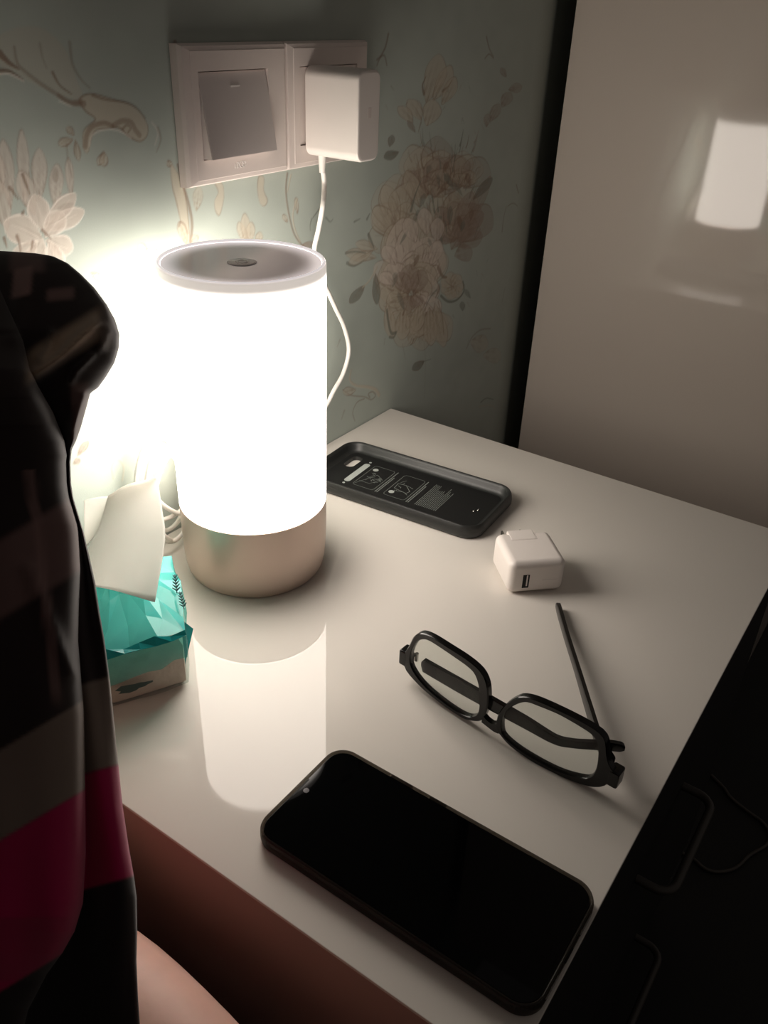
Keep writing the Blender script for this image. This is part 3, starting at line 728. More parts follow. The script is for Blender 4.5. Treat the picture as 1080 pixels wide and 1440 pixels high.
for q in loop:
    q[2] = max(q[2], 0.0028); q[1] = min(max(q[1], -0.0262), -0.0030)
tube('cord_bundle', [W2(ad, q) for q in loop], 0.0019, M['cord'], ad, 8)
tube('cord_tie', [W2(ad, cc + np.array([-0.024, 0.006 * math.cos(a) * 1.3, -0.006]) + np.array([0.008 * math.sin(a), 0, 0.004 * math.sin(a)])) for a in np.linspace(0, 6.283, 17)], 0.0015, M['cord'], ad, 8)

# ================================================================== PHONE CASE (open tray, lining up)
CA = on_z(497, 627, 0.012); CB = on_z(716, 688, 0.012)
pc = thing('phone_case', 'open black phone case with printed grey instructions inside, behind the lamp', 'phone case', (-0.1455, -0.1190, 0), math.radians(4.0))
CW, CL, CR, CHT = 0.0880, 0.1790, 0.0175, 0.0130
bm = bmesh.new()
prof = [(0.0040, 0.0004), (0.0014, 0.0012), (0.0002, 0.0035), (0.0, 0.0070), (0.0006, 0.0108), (0.0018, CHT), (0.0032, CHT - 0.0002), (0.0046, 0.0108), (0.0056, 0.0075), (0.0075, 0.0048), (0.0100, 0.0044)]
# camera opening near one end of the floor
def case_loops():
    return [[(x, y, z) for x, y in rrect(CW - 2 * i, CL - 2 * i, max(CR - i, 0.002), 8)] for i, z in prof]
lps = case_loops()
hole = [(x + 0.0165, y + 0.0695, 0.0044) for x, y in rrect(0.0230, 0.0110, 0.0052, 8)]
rings = stack(bm, lps, False, False)
from_bm('shell', bm, M['black_case'], pc, True, 50)
def holed(name, outer, hole, z, material, parent):
    """plate with a hole: fan of triangles between two loops through triangle_fill"""
    bm = bmesh.new()
    es = []
    for lp in (outer, hole):
        vs = [bm.verts.new((p[0], p[1], z)) for p in lp]
        for a, b in zip(vs, vs[1:] + vs[:1]): es.append(bm.edges.new((a, b)))
    bmesh.ops.triangle_fill(bm, use_beauty=True, use_dissolve=False, edges=es)
    return from_bm(name, bm, material, parent)
fl_outer = [(x, y) for x, y in rrect(CW - 0.0199, CL - 0.0199, 0.0065, 8)]
bt_outer = [(x, y) for x, y in rrect(CW - 0.0080, CL - 0.0080, 0.0125, 8)]
hl = [(p[0], p[1]) for p in hole]
lin = holed('lining', fl_outer, hl, 0.0045, M['case_floor'], pc)
holed('underside', bt_outer, hl, 0.0004, M['black_case'], pc)
bm = bmesh.new(); stack(bm, [[(x, y, 0.0004) for x, y in hl], [(x, y, 0.0045) for x, y in hl]], False, False)
from_bm('camera_opening', bm, M['black_case'], pc, True)
# printed guide: title bar, two framed drawings with captions, a block of small lines
PZ = 0.00462
def quad2(bm, a, b, c, d): bm.faces.new([bm.verts.new((p[0], p[1], PZ)) for p in (a, b, c, d)])
def line2(bm, pts, w):
    for a, b in zip(pts[:-1], pts[1:]):
        a = np.array(a); b = np.array(b); d = b - a; L = np.hypot(*d)
        if L < 1e-7: continue
        n = np.array([-d[1], d[0]]) / L * w / 2; e = d / L * w * 0.25
        quad2(bm, a - n - e, b - n + e, b + n + e, a + n - e)
def disc2(bm, x, y, r):
    bm.faces.new([bm.verts.new((x + r * math.cos(a), y + r * math.sin(a), PZ)) for a in np.linspace(0, 6.283, 17)[:-1]])
bm = bmesh.new()
bm.faces.new([bm.verts.new((x + 0.000, y + 0.0545, PZ)) for x, y in rrect(0.0400, 0.0062, 0.003, 5)])
from_bm('printed_title', bm, M['print'], lin)
for dx_, dy_, r_ in ((0.0235, 0.0545, 0.0013), (-0.0235, 0.0545, 0.0013), (0.0135, 0.0425, 0.0027), (-0.0135, 0.0097, 0.0027)):
    bm = bmesh.new(); disc2(bm, dx_, dy_, r_); from_bm('printed_dot', bm, M['print'], lin)
rp = random.Random(5)
for yc in (0.0360, 0.0035):
    bm = bmesh.new()
    fr = [(x, y + yc) for x, y in rrect(0.0420, 0.0220, 0.003, 4)]
    line2(bm, fr + fr[:1], 0.0004)
    from_bm('printed_frame', bm, M['print_dim'], lin)
bm = bmesh.new()
line2(bm, [(-0.019, 0.046), (-0.004, 0.040), (0.006, 0.036), (0.0, 0.027)], 0.0004)
line2(bm, [(-0.012, 0.045), (-0.012, 0.034), (0.0, 0.028)], 0.0004)
for k in range(16):
    x, y = rp.uniform(-0.006, 0.008), rp.uniform(0.028, 0.040)
    line2(bm, [(x, y), (x + rp.uniform(-0.004, 0.004), y + rp.uniform(-0.004, 0.004)), (x + rp.uniform(-0.004, 0.004), y + rp.uniform(-0.004, 0.004))], 0.0004)
line2(bm, [(-0.006, 0.011), (0.003, 0.012), (0.004, 0.004), (-0.004, -0.004), (-0.009, -0.003), (-0.006, 0.011)], 0.0006)
line2(bm, [(-0.010, 0.008), (-0.008, 0.0), (-0.011, -0.005)], 0.0005); line2(bm, [(0.006, 0.011), (0.012, 0.008)], 0.0004)
for k in range(8):
    x, y = rp.uniform(-0.010, 0.004), rp.uniform(-0.006, 0.010)
    line2(bm, [(x, y), (x + rp.uniform(-0.003, 0.003), y + rp.uniform(-0.004, 0.004))], 0.0005)
for yy, x0, x1 in ((0.0222, -0.0215, 0.021), (0.0203, -0.0215, 0.010), (-0.0100, -0.0215, 0.021), (-0.0119, -0.0215, 0.013)):
    x = x0
    while x < x1:
        dx = rp.uniform(0.0014, 0.0042); line2(bm, [(x, yy), (min(x + dx, x1), yy)], 0.0009); x += dx + 0.0006
for k in range(13):
    yy = -0.0185 - k * 0.0017; a0, a1 = (-0.021, 0.021)
    if k > 3 and k < 9: a1 = rp.uniform(0.004, 0.014)
    if k > 9: a0 = -0.021; a1 = rp.uniform(0.008, 0.019)
    x = a0
    while x < a1:
        dx = rp.uniform(0.0012, 0.0042); line2(bm, [(x, yy), (min(x + dx, a1), yy)], 0.0006); x += dx + 0.0008
from_bm('printed_text', bm, M['print_dim'], lin)['kind'] = 'stuff'
for dy, dx in ((-0.0675, -0.004), (-0.0700, 0.000)):
    bm = bmesh.new(); add_tube(bm, [(dx, dy, 0.0046), (dx + 0.0016, dy - 0.0004, 0.0056), (dx + 0.0024, dy - 0.0008, 0.0046)], 0.0007, 8)
    from_bm('contact', bm, M['steel'], pc, True)

# ================================================================== USB CHARGER
uc = thing('usb_charger', 'small white cube wall charger with one USB port behind the glasses', 'charger', (-0.1985, -0.2655, 0), math.radians(-45.5))
cs, chh = 0.0445, 0.0288
box('body', (-cs / 2, -cs / 2, 0.0004), (cs / 2, cs / 2, chh), M['plastic'], uc, 0.0055, 5)
# removable plug piece let into the rear upper corner
plug = box('plug_piece', (-0.0120, cs / 2 - 0.0125, chh - 0.0090), (0.0085, cs / 2 + 0.0012, chh + 0.00035), M['plastic'], uc, 0.0008, 2)
bm = bmesh.new()
zt = chh + 0.0004
line_pts = [(0.0090, cs / 2 - 0.0004), (0.0090, cs / 2 - 0.0129), (-0.0124, cs / 2 - 0.0129)]
add_tube(bm, [(x, y, zt - 0.0004) for x, y in line_pts], 0.00016, 6)
from_bm('seam', bm, M['rocker'], uc, True)
box('prong', (-0.0150, cs / 2 + 0.0010, 0.0200), (-0.0135, cs / 2 + 0.0060, 0.0262), M['steel'], uc, 0.0003)
box('prong', (0.0000, cs / 2 + 0.0010, 0.0200), (0.0015, cs / 2 + 0.0060, 0.0262), M['steel'], uc, 0.0003)
px = -0.0088
pt = box('usb_port', (px - 0.0026, -cs / 2 - 0.00025, 0.0062), (px + 0.0026, -cs / 2 + 0.002, 0.0180), M['dark'], uc)
box('tongue', (px + 0.0002, -cs / 2 - 0.00055, 0.0080), (px + 0.0012, -cs / 2 + 0.001, 0.0176), M['plastic'], pt)
box('body_seam', (0.004, -cs / 2 - 0.00012, 0.0122), (cs / 2 - 0.006, -cs / 2 + 0.0003, 0.01245), M['rocker'], uc)

# ================================================================== EYEGLASSES
GB = np.array([0.9966, -0.0828]); GW = np.array([-0.0828, -0.9966])
GC = np.array([-0.3563, -0.3290]) - 0.0112 * GB
ANG = math.atan2(GW[1], GW[0])
eg = thing('eyeglasses', 'black rectangular eyeglasses with one temple folded, lying on the white top', 'glasses', (GC[0], GC[1], 0), ANG)
# local x runs along the front, local y points back
def gl(x, y, z):
    q = on_z(x, y, z); d = q[:2] - GC
    return np.array([d @ GW, d @ GB, z])
def flip(v): return (float(v[0]), float(v[1]), float(v[2]))
LI = [(-69.7, 6.1), (-69.1, 16.5), (-65.1, 26.3), (-60.4, 31.2), (-54.7, 33.5), (-44.8, 33.5), (-33.5, 32.8), (-25.5, 32.0), (-19.7, 29.9), (-15.9, 23.6), (-14.2, 15.9), (-13.2, 4.1), (-15.3, -1.8), (-19.7, -5.6), (-27.7, -7.2), (-41.1, -6.6), (-54.1, -4.6), (-63.9, -0.5)]
LO = [(-75.2, 2.0), (-75.5, 9.5), (-73.6, 15.0), (-71.4, 19.8), (-68.2, 28.7), (-63.9, 34.2), (-59.1, 36.9), (-51.8, 38.2), (-39.6, 38.2), (-26.1, 37.6), (-15.8, 35.0), (-10.5, 29.7), (-8.0, 21.8), (-7.2, 10.2), (-9.8, -1.8), (-15.7, -6.8), (-22.6, -9.6), (-30.8, -10.0), (-43.5, -9.4), (-56.5, -7.8), (-67.8, -4.6), (-73.3, -1.8)]
RI = [(4.3, -0.9), (3.7, 7.6), (6.6, 17.3), (12.0, 25.1), (17.7, 29.8), (25.5, 31.2), (37.6, 32.2), (49.7, 31.0), (57.5, 29.1), (61.7, 24.6), (63.4, 15.3), (63.8, 5.9), (61.5, -2.0), (56.1, -5.5), (44.3, -8.6), (29.9, -9.0), (15.7, -7.7), (6.8, -4.9)]
RO = [(0.6, -2.0), (0.2, 8.2), (3.8, 19.2), (8.9, 27.4), (14.2, 32.6), (23.2, 35.4), (37.0, 36.2), (50.5, 35.7), (60.8, 33.9), (65.8, 29.6), (68.6, 19.3), (71.1, 13.4), (73.4, 10.9), (74.2, 6.4), (73.0, 1.6), (70.4, -3.5), (65.0, -8.0), (52.7, -11.2), (39.5, -12.1), (25.7, -12.0), (11.1, -9.3), (3.8, -5.2)]
ZO = 0.0118
def polar(lp, c, n):
    P = np.array(catmull(lp, 6, True)); out = []
    th = np.arctan2(P[:, 1] - c[1], P[:, 0] - c[0]); rr_ = np.hypot(P[:, 0] - c[0], P[:, 1] - c[1])
    o = np.argsort(th); th, rr_ = th[o], rr_[o]
    for k in range(n):
        a = -math.pi + 2 * math.pi * (k + 0.5) / n
        r = np.interp(a, np.concatenate([th - 2 * math.pi, th, th + 2 * math.pi]), np.concatenate([rr_, rr_, rr_]))
        out.append((c[0] + r * math.cos(a), c[1] + r * math.sin(a)))
    return np.array(out)
def curve_y(x): return -0.0000 + 0.9 * (x / 1000.0) ** 2      # slight face curve
def gpt(x, z, y): return (x / 1000.0, curve_y(x) + y, z / 1000.0 + ZO)
bm = bmesh.new()
NG = 72; TH = 0.0042
for (I, O, c) in ((LI, LO, (-42, 14)), (RI, RO, (34, 12))):
    i_, o_ = polar(I, c, NG), polar(O, c, NG)
    mid = (o_ - np.array(c)); L_ = np.hypot(mid[:, 0], mid[:, 1])[:, None]
    o2 = o_ - mid / L_ * 0.7; i2 = i_ + mid / L_ * 0.5
    stack(bm, [[gpt(x, z, 0.0007) for x, z in o_], [gpt(x, z, 0) for x, z in o2], [gpt(x, z, 0.0003) for x, z in i2], [gpt(x, z, 0.0011) for x, z in i_],
               [gpt(x, z, TH) for x, z in i_], [gpt(x, z, TH) for x, z in o_]], ring=True)
# bridge
br = [(-9.6, 2.0), (-6.5, 0.2), (-3.2, -0.3), (0.2, 1.6), (2.0, 4.0), (3.4, -2.0), (2.4, -5.0), (-1.0, -5.4), (-5.0, -4.6), (-10.0, -3.6)]
stack(bm, [[gpt(x, z, 0.0002) for x, z in br], [gpt(x, z, TH - 0.0002) for x, z in br]])
from_bm('frame_front', bm, M['frame_black'], eg, True, 45)
for (I, c) in ((LI, (-42, 14)), (RI, (34, 12))):
    i_ = polar(I, c, 48); bm = bmesh.new()
    i_ = np.array(c) + (i_ - np.array(c)) * 1.012
    stack(bm, [[gpt(x, z, 0.0016) for x, z in i_], [gpt(x, z, 0.0030) for x, z in i_]])
    from_bm('lens', bm, M['lens'], eg)
# end pieces and hinges
for s, xe, zc in ((-1, -76.0, 5.5), (1, 74.0, 4.0)):
    bm = bmesh.new()
    y0 = curve_y(xe)
    add_box(bm, ((xe - 3.4) / 1000, y0 - 0.0004, (zc - 5.5) / 1000 + ZO), ((xe + 3.4) / 1000, y0 + 0.0085, (zc + 6.5) / 1000 + ZO), 0.0014, 3)
    ep = from_bm('end_piece', bm, M['frame_black'], eg, True, 40)
    bm = bmesh.new()
    xi = (xe - s * 5.5) / 1000
    add_tube(bm, [(xi, y0 + 0.0078, zc / 1000 + ZO - 0.003), (xi, y0 + 0.0078, zc / 1000 + ZO + 0.003)], 0.0013, 10)
    add_box(bm, (min(xi, xi + s * 0.004), y0 + 0.0050, zc / 1000 + ZO - 0.0018), (max(xi, xi + s * 0.004), y0 + 0.0085, zc / 1000 + ZO + 0.0018))
    from_bm('hinge', bm, M['steel'], ep, True, 40)
def temple(name, pts, hs, th, parent):
    P = catmull(pts, 8); n = len(P)
    hh = np.interp(np.linspace(0, 1, n), np.linspace(0, 1, len(hs)), hs)
    bm = bmesh.new(); lps = []
    for i in range(n):
        d = P[min(i + 1, n - 1)] - P[max(i - 1, 0)]
        d2 = np.array([d[0], d[1], 0]); d2 /= np.hypot(*d2[:2]) + 1e-9
        nn = np.array([-d2[1], d2[0], 0]); up = np.array([0, 0, 1.0])
        e_ = 0.35 if i in (0, n - 1) else 1.0
        t, h = th / 2 * e_, hh[i] / 2 * e_
        k = 0.30
        lps.append([tuple(P[i] + nn * a * t + up * b * h) for a, b in ((1, 1 - k), (1 - k, 1), (-1 + k, 1), (-1, 1 - k), (-1, -1 + k), (-1 + k, -1), (1 - k, -1), (1, -1 + k))])
    stack(bm, lps)
    return from_bm(name, bm, M['frame_black'], parent, True, 50)
temple('temple', [tuple(gl(593, 933, 0.0215)), tuple(gl(640, 960, 0.0215)), tuple(gl(686, 986, 0.0215)), tuple(gl(740, 1016, 0.0215)), tuple(gl(780, 1039, 0.0215)), tuple(gl(805, 1045, 0.0215)), tuple(gl(832, 1047, 0.0220)), tuple(gl(855, 1048, 0.0222)), tuple(gl(872, 1050, 0.0218)), tuple(gl(878, 1050.5, 0.0216))],
       [0.0100, 0.0105, 0.0100, 0.0085, 0.0062, 0.0056, 0.0060, 0.0068, 0.0060, 0.0030], 0.0036, eg)
temple('temple', [(0.0690, 0.0160, 0.0150), tuple(gl(843, 1042, 0.0145)), tuple(gl(828, 995, 0.0130)), tuple(gl(812, 942, 0.0110)), tuple(gl(797, 895, 0.0075)), tuple(gl(787, 860, 0.0045)), tuple(gl(784.5, 850, 0.0038))],
       [0.0105, 0.0100, 0.0085, 0.0066, 0.0064, 0.0070, 0.0035], 0.0036, eg)

# ================================================================== SMARTPHONE
ph = thing('smartphone', 'black smartphone with dark screen in a clear bumper on the near edge', 'smartphone', (-0.4706, -0.3412, 0))
ph.scale = (1, 1, 0.84)
PW, PL = 0.0768, 0.1655
rr_prism('body', PW - 0.0036, PL - 0.0036, 0.0108, 0.0012, 0.0088, 0.0022, M['phone_body'], ph)
scr = rr_prism('screen', PW - 0.0046, PL - 0.0046, 0.0104, 0.0087, 0.0094, 0.0003, M['screen'], ph)
rr_ring('clear_bumper', [(0.0030, 0.0003), (0.0004, 0.0010), (0.0, 0.0040), (0.0001, 0.0085), (0.0006, 0.0101), (0.0013, 0.0104), (0.0019, 0.0097), (0.0018, 0.0030), (0.0030, 0.0011)], PW, PL, 0.0125, M['clear_case'], ph)
bm = bmesh.new()
bmesh.ops.create_circle(bm, cap_ends=True, segments=24, radius=0.0017, matrix=Matrix.Translation((0.000, PL / 2 - 0.0068, 0.00946)))
from_bm('front_camera', bm, M['lens_dot'], scr)
box('earpiece', (-0.007, PL / 2 - 0.0034, 0.0094), (0.007, PL / 2 - 0.0026, 0.00948), M['dark'], scr)
for y0, y1 in ((0.030, 0.045), (0.008, 0.019)):
    box('side_button', (PW / 2 - 0.0016, y0, 0.0052), (PW / 2 + 0.0006, y1, 0.0082), M['steel'], ph, 0.0005)
for x0, x1 in ((0.012, 0.026), (-0.0045, 0.0045), (-0.026, -0.012)):
    box('speaker_slot', (x0, -PL / 2 - 0.00015, 0.0042), (x1, -PL / 2 + 0.001, 0.0064), M['steel' if x0 != -0.0045 else 'dark'], ph, 0.0004)

# ================================================================== TISSUE PACK
FR = np.array([-0.4440, -0.1470]); BR = np.array([-0.3915, -0.0800]); FL = np.array([-0.5190, -0.1050]); BL = np.array([-0.4560, -0.0330])
tk = thing('tissue_pack', 'teal plastic tissue pack with a white tissue pulled out, left of the lamp', 'tissue pack', (FR[0], FR[1], 0))
def L3(p): return (float(p[0] - FR[0]), float(p[1] - FR[1]), float(p[2]))
def foot(u, v): return (FL * (1 - u) + FR * u) * (1 - v) + (BL * (1 - u) + BR * u) * v
cen = (FL + FR + BL + BR) / 4
def loop_at(ins, z, n=10, amp=0.0, seed=0, zamp=0.0):
    r = random.Random(seed); out = []
    cs_ = [FL, FR, BR, BL]
    for i in range(4):
        a, b = cs_[i], cs_[(i + 1) % 4]
        for k in range(n):
            t = k / n; p = a + (b - a) * t
            bow = 0.0028 * math.sin(math.pi * t)
            d = p - cen; L = np.hypot(*d)
            p = cen + d * (1 - ins / L) + d / L * (bow + r.uniform(-amp, amp))
            out.append((p[0] - FR[0], p[1] - FR[1], z + r.uniform(-zamp, zamp)))
    return out
bm = bmesh.new()
stack(bm, [loop_at(0.006, 0.001), loop_at(0.003, 0.004, seed=1), loop_at(0.0025, 0.018, amp=0.0006, seed=2), loop_at(0.003, 0.034, amp=0.0008, seed=3, zamp=0.001), loop_at(0.008, 0.041, amp=0.001, seed=4), loop_at(0.022, 0.044, seed=5)])
from_bm('tissue_bundle', bm, M['bundle'], tk, True, 50)
bm = bmesh.new()
stack(bm, [loop_at(0.004, 0.0004), loop_at(0.0005, 0.003, amp=0.001, seed=11), loop_at(0.0, 0.012, amp=0.0008, seed=12), loop_at(0.0, 0.0225, amp=0.0006, seed=13, zamp=0.0035)], True, False)
from_bm('clear_film', bm, M['film_clear'], tk)
bm = bmesh.new()
stack(bm, [loop_at(0.0, 0.0225, amp=0.0006, seed=13, zamp=0.0035), loop_at(-0.0005, 0.034, amp=0.0010, seed=14, zamp=0.002), loop_at(0.0005, 0.0450, amp=0.0012, seed=15, zamp=0.0022)], False, False)
from_bm('side_film', bm, M['film_pale'], tk)
# crumpled top, rising to the slot where the tissue comes out
bm = bmesh.new()
rt = random.Random(9); NT = 5
full = loop_at(0.0005, 0.0450, amp=0.0012, seed=15, zamp=0.0022)
base = full[::2]; lps = [base]
slot = foot(0.52, 0.62)
for f, z in ((0.30, 0.0510), (0.62, 0.0600), (0.88, 0.0690)):
    lp = []
    for k, q in enumerate(base):
        p = np.array([q[0] + FR[0], q[1] + FR[1]]); p = p + (slot - p) * f + np.array([rt.uniform(-1, 1), rt.uniform(-1, 1)]) * 0.0030
        lp.append((p[0] - FR[0], p[1] - FR[1], z + rt.uniform(-0.0034, 0.0034)))
    lps.append(lp)
stack(bm, lps, False, False)
from_bm('top_film', bm, M['film_teal'], tk)
# folded darker seam along the upper front edge and the gusset at the corner
bm = bmesh.new()
n_ = 9; up, lo_ = [], []
for k in range(n_ + 1):
    u = k / n_; p = FL * (1 - u) + FR * u; out_ = np.array([-0.45, -0.89]) * (0.0035 + 0.0028 * math.sin(math.pi * u))
    up.append(np.append(p + out_ * 0.5, 0.0478 + 0.002 * math.sin(k * 2.1))); lo_.append(np.append(p + out_ * 1.2, 0.0452 + 0.0010 * math.sin(k * 1.3 + 1)))
fv = [[bm.verts.new(L3(q)) for q in up], [bm.verts.new(L3(q)) for q in lo_]]
for k in range(n_): bm.faces.new((fv[0][k], fv[0][k + 1], fv[1][k + 1], fv[1][k]))
o = from_bm('seam_fold', bm, M['film_dark'], tk)
o.modifiers.new('thickness', 'SOLIDIFY').thickness = 0.0006
bm = bmesh.new()
g0, g4, g1, g2, g3 = at(246, 876, 0.5465), at(258, 874, 0.553), at(271, 884, 0.560), at(257, 945, 0.553), at(252, 920, 0.549)
vs = [bm.verts.new(L3(q)) for q in (g0, g4, g1, g2, g3)]
bm.faces.new((vs[0], vs[1], vs[3], vs[4])); bm.faces.new((vs[1], vs[2], vs[3]))
o = from_bm('corner_gusset', bm, M['film_dark'], tk)
o.modifiers.new('thickness', 'SOLIDIFY').thickness = 0.0006
# dark print on the film: small ferns on the sloping side, a leaf patch on the front
def fern(base, tip, wd, name, material):
    bm = bmesh.new(); b_, t_ = np.array(base), np.array(tip); d = t_ - b_; L = np.linalg.norm(d)
    vw = (b_ - CAM); n = np.cross(d, vw); n /= np.linalg.norm(n)
    add_tube(bm, [L3(b_), L3(t_)], 0.0004, 5)
    for k in range(5):
        q = b_ + d * (0.15 + 0.17 * k); w_ = wd * (1 - 0.12 * k)
        for s in (-1, 1):
            add_tube(bm, [L3(q), L3(q + n * s * w_ + d / L * 0.0022)], [0.0007, 0.0003], 5)
    return from_bm(name, bm, material, tk, True)
fern(on_z(249, 834, 0.0505), on_z(246, 808, 0.0560), 0.0026, 'printed_fern', M['ink'])
fern(on_z(259, 856, 0.0490), on_z(253, 832, 0.0520), 0.0022, 'printed_fern', M['ink'])
bm = bmesh.new()
q0 = (FL * 0.42 + FR * 0.58); nrm_ = np.array([-0.48, -0.87]); dirf = (FR - FL) / np.linalg.norm(FR - FL)
vs = []
for k, a in enumerate(np.linspace(0, 6.283, 19)[:-1]):
    r_ = (1.0 + 0.22 * math.sin(3 * a + 1) + 0.12 * math.sin(7 * a))
    q = q0 + nrm_ * 0.0050 + dirf * 0.0105 * r_ * math.cos(a)
    vs.append(bm.verts.new(L3(np.append(q, 0.0165 + 0.0030 * r_ * math.sin(a)))))
bm.faces.new(vs)
from_bm('printed_leaf', bm, M['ink_dark'], tk)
# pulled-out tissue: front flap, small turned-down corner, back half down into the slot
def sheet(name, rows, nu=14, nv=8, crump=0.0014, seed=0):
    """rows: list of polylines of 3-D points, lofted"""
    R = []
    for r in rows:
        R.append(np.array(catmull(r, 6)))
    m = min(len(r) for r in R); R = [r[np.linspace(0, len(r) - 1, m).astype(int)] for r in R]
    cols_ = [np.array(catmull([R[i][k] for i in range(len(R))], 6)) for k in range(m)]
    G = np.array(cols_)
    bm = bmesh.new()
    V = [[None] * G.shape[1] for _ in range(G.shape[0])]
    for i in range(G.shape[0]):
        for j in range(G.shape[1]):
            p = G[i, j]; nz = noise.noise(Vector(p * 90 + seed)) * crump + noise.noise(Vector(p * 35 + seed)) * crump * 2.2
            V[i][j] = bm.verts.new(L3(p + np.array([-0.5, -0.6, 0.2]) * nz))
    for i in range(G.shape[0] - 1):
        for j in range(G.shape[1] - 1):
            bm.faces.new((V[i][j], V[i + 1][j], V[i + 1][j + 1], V[i][j + 1]))
    o = from_bm(name, bm, M['paper'], tk, True)
    md = o.modifiers.new('thickness', 'SOLIDIFY'); md.thickness = 0.0003
    return o
front = [[at(152, 697, 0.528), at(175, 683, 0.530), at(200, 676, 0.531), at(221, 672, 0.530)],
         [at(139, 740, 0.516), at(170, 730, 0.512), at(200, 724, 0.512), at(228, 716, 0.518)],
         [at(121, 783, 0.508), at(165, 780, 0.500), at(200, 776, 0.500), at(232, 760, 0.508)],
         [at(134, 825, 0.502), at(165, 832, 0.494), at(195, 840, 0.492), at(218, 846, 0.494)]]
ts = sheet('tissue', front, seed=3)
corner = [[at(118, 703, 0.531), at(140, 699, 0.530), at(164, 698, 0.528)], [at(118, 735, 0.527), at(132, 728, 0.525), at(152, 722, 0.523)], [at(119, 772, 0.522), at(124, 766, 0.521), at(134, 752, 0.518)]]
sheet('turned_corner', corner, seed=5)
s3 = lambda a: np.append(slot + (FR - FL) * a, 0.066)
back = [[at(152, 697, 0.5285), at(175, 683, 0.5305), at(200, 676, 0.5315), at(221, 672, 0.5305)],
        [at(160, 740, 0.540), at(180, 735, 0.540), at(205, 730, 0.540), at(218, 724, 0.540)],
        [s3(-0.22), s3(-0.05), s3(0.10), s3(0.26)]]
sheet('tissue_back', back, seed=8)

# ================================================================== BED
bed = thing('bed', 'low dark bed along the papered wall, under the person', 'bed', (-1.30, -1.0, FLOOR_Z))
box('mattress', (-0.68, -1.0, 0.20), (0.695, 0.985, 0.405), M['sheet'], bed, 0.03, 4)
box('bed_frame', (-0.70, -1.02, 0.06), (0.700, 0.992, 0.195), M['bed_wood'], bed, 0.01)
for sx in (-0.66, 0.62):
    for sy in (-0.98, 0.91):
        box('leg', (sx, sy, 0.0), (sx + 0.05, sy + 0.05, 0.0595), M['bed_wood'], bed, 0.004)

# ================================================================== PERSON (reclining, plaid sleeve and bare forearm in view)
pe = thing('person', 'person in a plaid shirt with bare forearm, beside the nightstand', 'person', (-0.85, -0.45, -0.095))
PO = np.array([-0.85, -0.45, -0.095])
def LP(p): return tuple(float(p[i] - PO[i]) for i in range(3))
sh_ = at(-150, 560, 0.42); el = at(30, 1372, 0.425); mid_ = at(118, 1402, 0.415); wr = at(420, 1705, 0.335)
fore_dir = (wr - mid_) / np.linalg.norm(wr - mid_)
def skinned(name, verts, edges, radii, root, material, parent, sub=2):
    me = bpy.data.meshes.new(name); me.from_pydata([LP(v) for v in verts], edges, [])
    o = link(name, me, material, parent)
    md = o.modifiers.new('skin', 'SKIN'); md.use_smooth_shade = True
    sv = me.skin_vertices[0].data
    for i, r in enumerate(radii):
        sv[i].radius = r if hasattr(r, '__len__') else (r, r)
        sv[i].use_root = (i == root)
    o.modifiers.new('sub', 'SUBSURF').levels = sub
    o.modifiers['sub'].render_levels = sub
    return o
V, E_, Rr = [], [], []
def nv(p, r, link_to=None):
    V.append(np.array(p, float)); Rr.append(r)
    if link_to is not None: E_.append((link_to, len(V) - 1))
    return len(V) - 1
pel = nv((-0.93, -0.60, 0.035), (0.10, 0.075))
sp1 = nv((-0.92, -0.42, 0.08), (0.085, 0.06), pel)
chs = nv((-0.91, -0.225, 0.185), (0.07, 0.055), sp1)
nek = nv((-0.90, -0.15, 0.30), (0.05, 0.05), chs)
hd0 = nv((-0.90, -0.135, 0.37), (0.062, 0.068), nek)
hd1 = nv((-0.90, -0.130, 0.45), (0.072, 0.085), hd0)
hd2 = nv((-0.90, -0.115, 0.52), (0.055, 0.065), hd1)
shl = nv(sh_ + np.array([-0.035, 0.0, 0.0]), 0.052, chs)
ua = nv((sh_ + el) / 2 + np.array([-0.01, 0.0, -0.02]), 0.043, shl)
elb = nv(el, 0.041, ua)
m1 = nv(mid_, 0.0425, elb)
m2 = nv(mid_ + fore_dir * 0.075, 0.039, m1)
wrs = nv(mid_ + fore_dir * 0.175, 0.026, m2)
plm = nv(mid_ + fore_dir * 0.225, (0.034, 0.017), wrs)
side_ = np.cross(fore_dir, [0, 0, 1.0]); side_ /= np.linalg.norm(side_)
for k in range(4):
    b0 = mid_ + fore_dir * 0.255 + side_ * (k - 1.5) * 0.019
    f0 = nv(b0, 0.0095, plm); ln = (0.034, 0.040, 0.037, 0.029)[k]
    f1 = nv(b0 + fore_dir * ln + np.array([0, 0, -0.006]), 0.0085, f0)
    f2 = nv(b0 + fore_dir * ln * 1.7 + np.array([0, 0, -0.020]), 0.0075, f1)
t0 = nv(mid_ + fore_dir * 0.205 + side_ * 0.032, 0.0115, plm); t1 = nv(mid_ + fore_dir * 0.235 + side_ * 0.055 + np.array([0, 0, -0.006]), 0.0095, t0)
shr = nv((-1.10, -0.20, 0.22), 0.052, chs); er = nv((-1.16, -0.40, 0.03), 0.042, shr); wr2 = nv((-1.05, -0.60, 0.02), 0.03, er); hr = nv((-1.02, -0.68, 0.02), (0.04, 0.02), wr2)
for s in (-1, 1):
    hp = nv((-0.93 + s * 0.10, -0.66, 0.01), 0.085, pel); kn = nv((-0.93 + s * 0.13, -1.08, 0.03), 0.06, hp)
    an = nv((-0.93 + s * 0.12, -1.50, 0.0), 0.038, kn); ft = nv((-0.93 + s * 0.13, -1.55, 0.10), 0.032, an)
body = skinned('body', V, E_, Rr, 0, M['skin'], pe)
